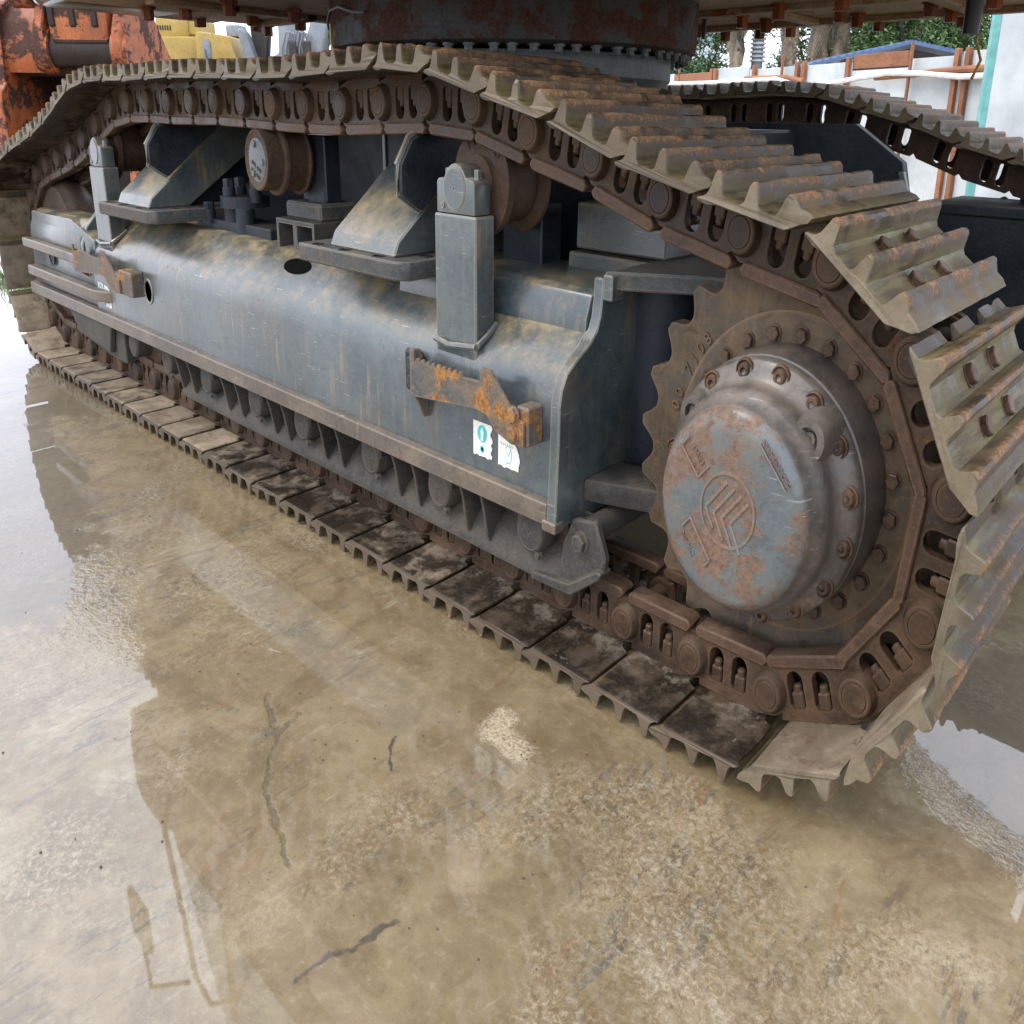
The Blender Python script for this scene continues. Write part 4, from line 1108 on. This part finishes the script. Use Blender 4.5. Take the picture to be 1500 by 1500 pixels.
part('cab_window', prism([(-3.9, 2.35), (-3.48, 3.12), (-3.38, 3.22), (-3.32, 3.22), (-3.32, 2.35)], 'y', -.062, -.05, .003), 'glass', cb2)
part('cab_window', prism([(-3.2, 2.45), (-3.2, 3.22), (-2.4, 3.22), (-2.4, 2.45)], 'y', -.062, -.05, .003), 'glass', cb2)
part('handrail', tube([(-3.95, -.06, 2.0), (-3.72, -.20, 2.03), (-3.60, -.21, 2.3), (-3.44, -.22, 2.75), (-3.30, -.20, 2.86), (-3.2, -.06, 2.86)], .017, 8), 'black', cb2)
part('mirror', merge([box(-4.02, -3.72, -.40, -.36, 2.42, 2.72, .02), tube([(-3.95, -.36, 2.75), (-3.85, -.38, 3.0), (-3.5, -.25, 2.82)], .014, 6)]), 'black', cb2)
part('boom', prism([(-3.4, 1.9), (-5.0, 3.3), (-6.4, 5.2), (-6.0, 5.3), (-4.6, 3.9), (-3.0, 2.7)], 'y', 1.42, 1.95, .02), 'orange', EX)


# ------------------------------------------------------------------ background
RZ = R(41.9)         # square to the camera
def th(name, lab, cat, x, y, rz=RZ, group=None):
    return thing(name, lab, cat, (x, y / SY, 0), rz, group)

# another excavator's bucket and arm, left
B = th('orange_excavator', 'scuffed orange excavator bucket and arm standing behind the track at the left', 'excavator', -9.45, 1.98)
def shell():
    pr = [(0.0, 1.66), (-.05, 1.80), (.0, 1.98), (.16, 2.10), (.42, 2.10), (.72, 1.95), (.95, 1.6), (1.05, 1.1), (1.0, .55), (.8, .12), (.4, .02), (-.25, .05),
          (-.25, .02), (.45, -.02), (.86, .08), (1.06, .52), (1.12, 1.1), (1.0, 1.65), (.75, 2.02), (.44, 2.16), (.1, 2.16), (-.06, 2.03), (-.11, 1.8), (-.05, 1.62)]
    return prism(pr, 'x', -.90, .52, .008)
part('bucket_shell', shell(), 'orange', B, 40)
part('bucket_lining', prism([(.03, 1.62), (.08, 1.75), (.3, 1.9), (.6, 1.8), (.85, 1.5), (.95, 1.1), (.9, .6), (.7, .2), (.3, .06), (.3, .09), (.68, .24), (.86, .62), (.9, 1.08), (.8, 1.45), (.55, 1.72), (.3, 1.8), (.12, 1.70), (.06, 1.60)], 'x', -.86, .48, .004), 'inner_dark', B)
for x0, x1 in ((-.98, -.88), (.50, .57)):
    part('bucket_side', prism([(-.12, 2.10), (.1, 2.22), (.5, 2.16), (.95, 1.75), (1.12, 1.1), (1.0, .4), (.6, 0.02), (-.2, .02), (-.22, 1.0)], 'x', x0, x1, .01), 'orange', B)
    part('side_cutter', prism([(-.28, .1), (-.12, .1), (-.10, 1.45), (-.16, 1.55), (-.30, 1.45)], 'x', x0 - .02, x1 + .02, .01), 'orange', B)
part('lip_edge', box(-.95, .54, -.35, -.2, .02, .09, .01), 'inner_dark', B)
part('boss_tube', lathe([(-.28, 0), (-.28, .135), (.47, .135), (.47, 0)], (-.16, 1.80), 40, 'x'), 'inner_dark', B)
for x0, x1 in ((-.40, -.29), (.47, .58)):
    part('bucket_ear', prism([(-.34, 1.74), (-.30, 1.66), (-.18, 1.61), (-.02, 1.66), (.3, 1.9), (.5, 2.15), (.35, 2.7), (.15, 2.85), (-.02, 2.75), (-.18, 2.2), (-.33, 1.95)], 'x', x0, x1, .015), 'orange', B)
    part('pin_boss', lathe([(x0 - .03, 0), (x0 - .03, .17), (x1 + .03, .17), (x1 + .03, 0)], (-.16, 1.80), 36, 'x'), 'orange', B)
part('link_boss', lathe([(-.62, 0), (-.62, .12), (-.42, .12), (-.42, 0)], (-.2, 2.24), 24, 'x'), 'orange', B)
ar = part('arm', prism([(-.30, 1.86), (-.16, 1.94), (.0, 1.9), (.25, 3.2), (.3, 4.2), (-.35, 4.2), (-.38, 3.0)], 'x', -.22, .42, .02), 'orange', B)
for x in (-.17, .06, .30):
    part('arm_rib', prism([(-.39, 3.0), (-.33, 1.98), (-.25, 1.96), (-.33, 3.0), (-.33, 4.2), (-.37, 4.2)], 'x', x - .035, x + .035, .01), 'inner_dark', ar)
part('arm_weld', tube([(-.19, -.285, 1.865), (.40, -.285, 1.865)], .012, 6), 'inner_dark', ar)

# its true distance: a third farther off and a third larger
for o in list(B.children) + [g for c in B.children for g in c.children]:
    for v in o.data.vertices:
        v.co.x *= 1.33
        v.co.y *= 1.33
        v.co.z = max(0.0, 1.335 + (v.co.z - 1.335) * 1.33)
B.location = (0.909 + (-9.45 - 0.909) * 1.33, (-1.787 + (1.98 / SY + 1.787) * 1.33) * SY, 0)

# yellow machine beyond
Yx = th('yellow_excavator', 'clean yellow excavator with pale grey boom parked behind the orange bucket', 'excavator', -18.85, 9.55)
Z0 = 1.45
bd = part('engine_house', box(-2.62, -.60, .0, 2.4, Z0, 2.86, .06, 2), 'yellow', Yx)
part('side_house', prism([(-.62, Z0), (-.62, 2.88), (-.5, 2.95), (.62, 2.86), (.98, Z0 + .62), (.98, Z0)], 'y', -.25, 2.2, .05, 2), 'yellow', Yx)
part('upper_hood', box(-2.35, -1.15, .3, 2.0, 2.86, 3.32, .06, 2), 'yellow', Yx)
part('hood_step', box(-1.2, -.75, .35, 1.4, 2.9, 3.25, .04), 'yellow', Yx)
for k in range(6):
    part('hood_slot', box(-2.28 + k * .09, -2.24 + k * .09, .285, .30, 3.0, 3.10, .003), 'black', bd)
part('oval_grille', prism([(-.36, 2.32), (-.28, 2.24), (-.14, 2.24), (-.08, 2.32), (-.08, 2.72), (-.16, 2.80), (-.30, 2.80), (-.36, 2.72)], 'y', -.275, -.25, .02, 2), 'grey_boom', Yx)
part('mirror_arm', tube([(-.30, -.30, 2.58), (-.26, -.33, 2.40), (-.24, -.3, 2.15)], .03, 8), 'grey_boom', Yx)
part('hand_rail', tube([(-.12, -.45, 3.35), (.10, -.42, 2.9), (.34, -.40, 2.25)], .03, 8), 'yellow', Yx)
part('silencer', box(.1, .62, .5, 1.1, 2.9, 3.15, .05, 2), 'grey_boom', Yx)
part('counter_deck', box(.98, 4.2, -.2, 2.4, Z0, 2.14, .05), 'yellow', Yx)
part('grey_strut', prism([(1.30, 2.1), (.92, 2.95), (1.05, 3.05), (1.25, 2.9), (1.62, 2.1)], 'y', -.3, .1, .04), 'grey_boom', Yx)
part('grey_panel', prism([(1.2, 2.95), (1.4, 3.4), (1.95, 3.4), (1.75, 2.4), (1.45, 2.35)], 'y', .1, .4, .03), 'guard', Yx)
part('boom_foot', prism([(2.0, 2.0), (2.05, 2.45), (2.32, 2.55), (2.36, 3.6), (3.1, 3.6), (3.0, 2.4), (3.05, 2.0)], 'y', -.2, .5, .05, 2), 'grey_boom', Yx)
part('boom_foot', prism([(3.35, 1.9), (3.30, 2.8), (3.75, 3.6), (4.3, 3.6), (3.9, 2.6), (3.85, 1.9)], 'y', -.2, .5, .05, 2), 'grey_boom', Yx)
for (a, b, c2) in ((2.62, 2.85, 3.0), (3.10, 3.25, 3.0)):
    for k in range(2):
        o = k * .14
        part('hydraulic_hose', tube([(a - .12 + o, -.35, 1.95), (a - .08 + o, -.38, 2.6), (a + .1 + o, -.4, 2.95), (a + .3 + o * .6, -.38, 2.9), (a + .34 + o * .4, -.36, 2.6)], .035, 8), 'grey_boom', Yx)
    part('hose_block', box(a + .18, a + .46, -.45, -.3, 2.35, 2.78, .03), 'guard', Yx)
cbn = part('cab', prism([(4.15, 1.9), (4.15, 3.7), (6.0, 3.7), (6.0, 1.9)], 'y', .2, 1.9, .04), 'glass', Yx)
part('cab_pillar', prism([(3.98, 3.7), (4.14, 3.7), (4.34, 1.9), (4.18, 1.9)], 'y', .1, .25, .02), 'yellow', Yx)
part('track_base', box(-2.4, 4.6, .2, 2.4, .3, 1.3, .1), 'guard', Yx)

for o in list(Yx.children) + [g for c in Yx.children for g in c.children]:
    for v in o.data.vertices:
        v.co.x = -1.14 + .7 * v.co.x
        v.co.z = 1.45 + (v.co.z - 1.45) * .87 if v.co.z > 1.45 else v.co.z

# white hoarding with posts, right
HZ = math.atan2(-.43829, .89883)
hA = (-12.06, 16.96)
def hp(s_, off=0.0):
    return (hA[0] + .89883 * s_ + .43829 * off * -1, hA[1] - .43829 * s_ + .89883 * off * -1)
Fn = thing('site_hoarding', 'long white sheet hoarding with rusty orange posts behind the far track', 'fence', (hA[0], hA[1] / SY, 0), HZ)
edges = [-6.0, -4.4, -2.7, -1.0, .55, 1.20, 2.93, 4.35, 6.12, 7.46, 8.83, 9.86, 11.6, 13.2, 14.8]
for k in range(len(edges) - 1):
    zt = 2.12 + .04 * math.sin(k * 2.3) - (.17 if k in (5, 9) else 0)
    part('sheet_panel', box(edges[k] + .012, edges[k + 1] - .012, 0, .03, .02, zt, .004), 'galv', Fn)
    if k in (5, 9):
        part('orange_rail', box(edges[k] + .05, edges[k + 1] - .05, -.02, .02, zt + .02, zt + .20, .004), 'post_orange', Fn)
for s_ in (1.62, 5.59, 8.93):
    part('scaffold_post', tube([(s_, -.12, 0), (s_ + .02, -.12, 2.27)], .028, 8), 'post_orange', Fn)
for s_ in (2.98, 3.12, 4.6, 6.0, 6.2, 7.42, 9.82, 10.02):
    part('fence_post', box(s_ - .045, s_ + .045, -.09, -.02, 0, 2.16, .006), 'post_orange', Fn)
part('water_hose', tube([(s_, -.16, z) for s_, z in ((-3, 1.95), (.5, 1.96), (3, 1.93), (5.5, 1.93), (6.3, 1.80), (7.0, 1.82), (7.8, 1.88), (8.5, 1.92), (9.2, 1.90), (10, 1.84), (11.5, 1.83), (14, 1.8))], .035, 8), 'white_pipe', Fn)
part('rusty_pipe', tube([(4.4, -.13, 1.97), (5.8, -.13, 1.95), (6.3, -.14, 1.88)], .035, 8), 'post_orange', Fn)
part('rusty_pipe', tube([(8.2, -.13, 1.88), (10, -.13, 1.92), (14, -.13, 1.95)], .04, 8), 'post_orange', Fn)

# tall white wall of a site container with teal edge, right margin
CW = th('site_container', 'tall white sheet container wall with a teal corner strip at the right margin', 'container', -1.87, 8.95)
cw_ = part('container_wall', box(.08, 6.5, 0, .10, .02, 4.6, .01), 'galv', CW)
part('corner_strip', box(0, .075, -.012, .06, 0, 4.62, .004), 'teal', CW)
for k in range(1, 6):
    part('wall_seam', box(k * 1.1, k * 1.1 + .012, -.006, .01, .05, 4.5, .001), 'grey_boom', cw_)

# shed with a blue sheet roof
SH = th('blue_roof_shed', 'low open shed with a bright blue corrugated roof behind the hoarding', 'shed', -6.35, 18.6)
vs_, fs_ = [], []
def slope(x0, z0, x1, z1, n=26):
    g = []
    for k in range(n):
        xa, xb = x0 + (x1 - x0) * k / n, x0 + (x1 - x0) * (k + 1) / n
        za, zb = z0 + (z1 - z0) * k / n, z0 + (z1 - z0) * (k + 1) / n
        g.append(prism([(xa, za), (xb, zb), (xb, zb + .05 + .02 * (k % 2)), (xa, za + .05 + .02 * (k % 2))], 'y', 0, 4.5, 0))
    return merge(g)
part('roof_sheet', slope(-2.0, 2.22, .35, 2.62), 'blue_roof', SH)
part('roof_sheet', slope(.35, 2.62, 1.75, 2.42), 'blue_roof', SH)
part('gable_truss', merge([prism([(-1.9, 2.14), (.35, 2.55), (1.7, 2.36), (1.7, 2.14)], 'y', .1, .16, .01)]), 'inner_dark', SH)
for x in (-1.8, -.1, 1.6):
    part('shed_post', box(x - .05, x + .05, .05, .15, 0, 2.2, .01), 'post_orange', SH)

# pale office block
OB = th('office_block', 'pale blue clad office block with glass windows beyond the palms', 'building', -27.5, 40.2)
ob_ = part('wall', box(-6, 3.4, 0, 10, 0, 9.0, .02), 'bldg', OB)
for fz in range(5):
    for k in range(7):
        w_ = part('window', box(-5.6 + k * 1.28, -4.75 + k * 1.28, -.06, .0, 1.0 + fz * 1.7, 2.2 + fz * 1.7, .02), 'bldg_glass', OB)
for fz in range(1, 18):
    part('cladding_joint', box(-6, 3.4, -.012, 0, fz * .5, fz * .5 + .03, .001), 'grey_boom', ob_)

# trees
trd = random.Random(11)
def leaves(cl, n, ls, droop=0.3):
    vs, fs = [], []
    for _ in range(n):
        c, r_ = cl[trd.randrange(len(cl))]
        d = Vector((trd.gauss(0, 1), trd.gauss(0, 1), trd.gauss(0, .8))).normalized() * r_ * trd.uniform(.55, 1.0)
        p = Vector(c) + d
        u = Vector((trd.uniform(-1, 1), trd.uniform(-1, 1), trd.uniform(-.6, .3))).normalized()
        w = u.cross(Vector((trd.uniform(-1, 1), trd.uniform(-1, 1), 1))).normalized()
        s1 = ls * trd.uniform(.6, 1.3)
        o = len(vs)
        vs += [tuple(p - u * s1), tuple(p + w * s1 * .4), tuple(p + u * s1), tuple(p - w * s1 * .4)]
        fs.append((o, o + 1, o + 2, o + 3))
    return vs, fs
def broad(x, y, h, r_, lab, n=4200, ls=.085):
    t = thing('broadleaf_tree', lab, 'tree', (x, y / SY, 0), .3, 'broadleaf trees behind the hoarding')
    cl = [((trd.uniform(-r_, r_), trd.uniform(-r_, r_), h * trd.uniform(.38, .92)), r_ * trd.uniform(.2, .46)) for _ in range(34)]
    tr = [tube([(0, 0, 0), (.1, 0, h * .3), (0, .1, h * .6), (.1, .1, h * .85)], [.22, .17, .1, .03], 8)]
    for c, _r in cl[:9]:
        tr.append(tube([(0, 0, h * .3), tuple(Vector(c) * .6 + Vector((0, 0, h * .12))), c], [.09, .05, .015], 6))
    part('trunk', merge(tr), 'bark', t)
    part('crown', leaves(cl, int(n * 2.6), ls), 'leaf', t, 0)['kind'] = 'stuff'
def frond(base, az, el, L, wdt, dead):
    pts = []
    p = Vector(base)
    d = Vector((math.cos(az) * math.cos(el), math.sin(az) * math.cos(el), math.sin(el)))
    n = 7
    vs, fs = [], []
    side = Vector((-math.sin(az), math.cos(az), 0))
    for k in range(n):
        q = p + d * (L / n)
        d = (d + Vector((0, 0, -.26 if not dead else -.5))).normalized()
        for sgn in (-1, 1):
            for m_ in range(2):
                b0 = p + (q - p) * (m_ * .5)
                ww = wdt * math.sin(PI * min(1, (k + .7) / n)) + .05
                tip = b0 + side * sgn * ww + d * ww * .7 + Vector((0, 0, -ww * (.35 if not dead else 1.0)))
                o = len(vs)
                vs += [tuple(b0), tuple(b0 + d * .07), tuple(tip)]
                fs.append((o, o + 1, o + 2))
        p = q
    return vs, fs
def palm(x, y, h, lab, skirt=True, rr=.22, crown=True):
    t = thing('palm_tree', lab, 'tree', (x, y / SY, 0), trd.uniform(0, 3), 'palms behind the hoarding')
    pts = [(.04 * math.sin(k), .04 * math.cos(k * 1.7), h * k / 14) for k in range(15)]
    part('trunk', tube(pts, [rr * (1.15 if k % 2 else .92) for k in range(15)], 10), 'bark', t)
    if crown:
        part('crown', merge([frond((0, 0, h), trd.uniform(0, 6.28), trd.uniform(-.2, 1.2), trd.uniform(1.5, 2.3), .5, False) for _ in range(34)]), 'palm_leaf', t, 0)['kind'] = 'stuff'
    if skirt:
        part('dead_frond_skirt', merge([frond((0, 0, h * trd.uniform(.5, 1.0)), trd.uniform(0, 6.28), trd.uniform(-1.3, -.6), trd.uniform(.7, 1.3), .22, True) for _ in range(46)]), 'dead_frond', t, 0)['kind'] = 'stuff'
for k, (x, y, h, lab) in enumerate([(-13.3, 23.6, 4.6, 'leftmost shaggy palm trunk right of the pale office block'), (-12.0, 24.7, 5.4, 'thick dark palm trunk right of the ribbed pale pole'),
                             (-11.3, 25.4, 4.9, 'shaggy palm trunk third from the ribbed pale pole'), (-10.8, 25.9, 5.6, 'palm trunk with hanging dead fronds left of the shed roof'),
                             (-9.4, 27.4, 6.4, 'tall palm rising behind the middle of the blue shed roof'), (-7.9, 29.2, 6.0, 'green palm just left of the teal container corner'), (-8.5, 28.2, 3.9, 'short bushy palm beside the teal corner strip')]):
    palm(x, y, h, lab, k < 4)
pole = th('ribbed_pole', 'pale ribbed steel pole between two shaggy palm trunks', 'pole', -12.9, 24.3)
part('pole_shaft', lathe([(0, .20), (6, .17), (6, 0)], (0, 0), 20, 'z'), 'grey_boom', pole)
for k in range(10):
    part('pole_collar', lathe([(2.7 + k * .10, .2), (2.71 + k * .10, .25), (2.75 + k * .10, .25), (2.76 + k * .10, .2)], (0, 0), 20, 'z'), 'galv', pole)
broad(-16.0, 25.0, 4.2, 1.5, 'light green leafy tree at the left end of the hoarding')
broad(-10.9, 29.5, 6.5, 2.6, 'big leafy tree filling the gap behind the palm trunks', 6500)
broad(-8.6, 26.5, 5.6, 2.0, 'bushy green tree directly above the blue shed roof', 6000)
broad(-13.8, 31.0, 6.0, 2.3, 'dark leafy tree behind the leftmost palm trunk', 4500)
broad(-7.0, 31.5, 6.5, 2.6, 'dark leafy tree behind the palms next to the container', 5500)

# weeds in the joint of the slab, far left
gr = []
for _ in range(420):
    x, y = -9.1 + trd.gauss(0, .55), .75 + trd.gauss(0, .10)
    a = trd.uniform(0, 6.28)
    h = trd.uniform(.04, .16)
    gr.append(([(x, y, 0), (x + .012 * math.cos(a), y + .012 * math.sin(a), 0), (x + h * .5 * math.cos(a + 1), y + h * .5 * math.sin(a + 1), h)], [(0, 1, 2)]))
w_ = setting('weeds', merge(gr), 'grass', (0, 0, .002), 'stuff')
w_['label'] = 'thin green weeds growing from a joint in the wet slab'
w_['category'] = 'weeds'
pebr = random.Random(5)
def peb(x, y, s1):
    vs, fs = [], []
    bm = bmesh.new()
    bmesh.ops.create_icosphere(bm, subdivisions=1, radius=s1)
    vs = [(x + v.co.x * pebr.uniform(.7, 1.2), y + v.co.y * pebr.uniform(.7, 1.2), max(0, v.co.z * .6 + s1 * .3)) for v in bm.verts]
    fs = [tuple(v.index for v in f.verts) for f in bm.faces]
    bm.free()
    return vs, fs
pp_ = [peb(pebr.uniform(-3.5, 1.0), pebr.uniform(-1.6, -.05), pebr.uniform(.0012, .004)) for _ in range(170)]
g_ = setting('gravel', merge(pp_), 'guard', (0, 0, .001), 'stuff')
g_['label'] = 'tiny dark stones scattered over the wet concrete'
g_['category'] = 'stones'
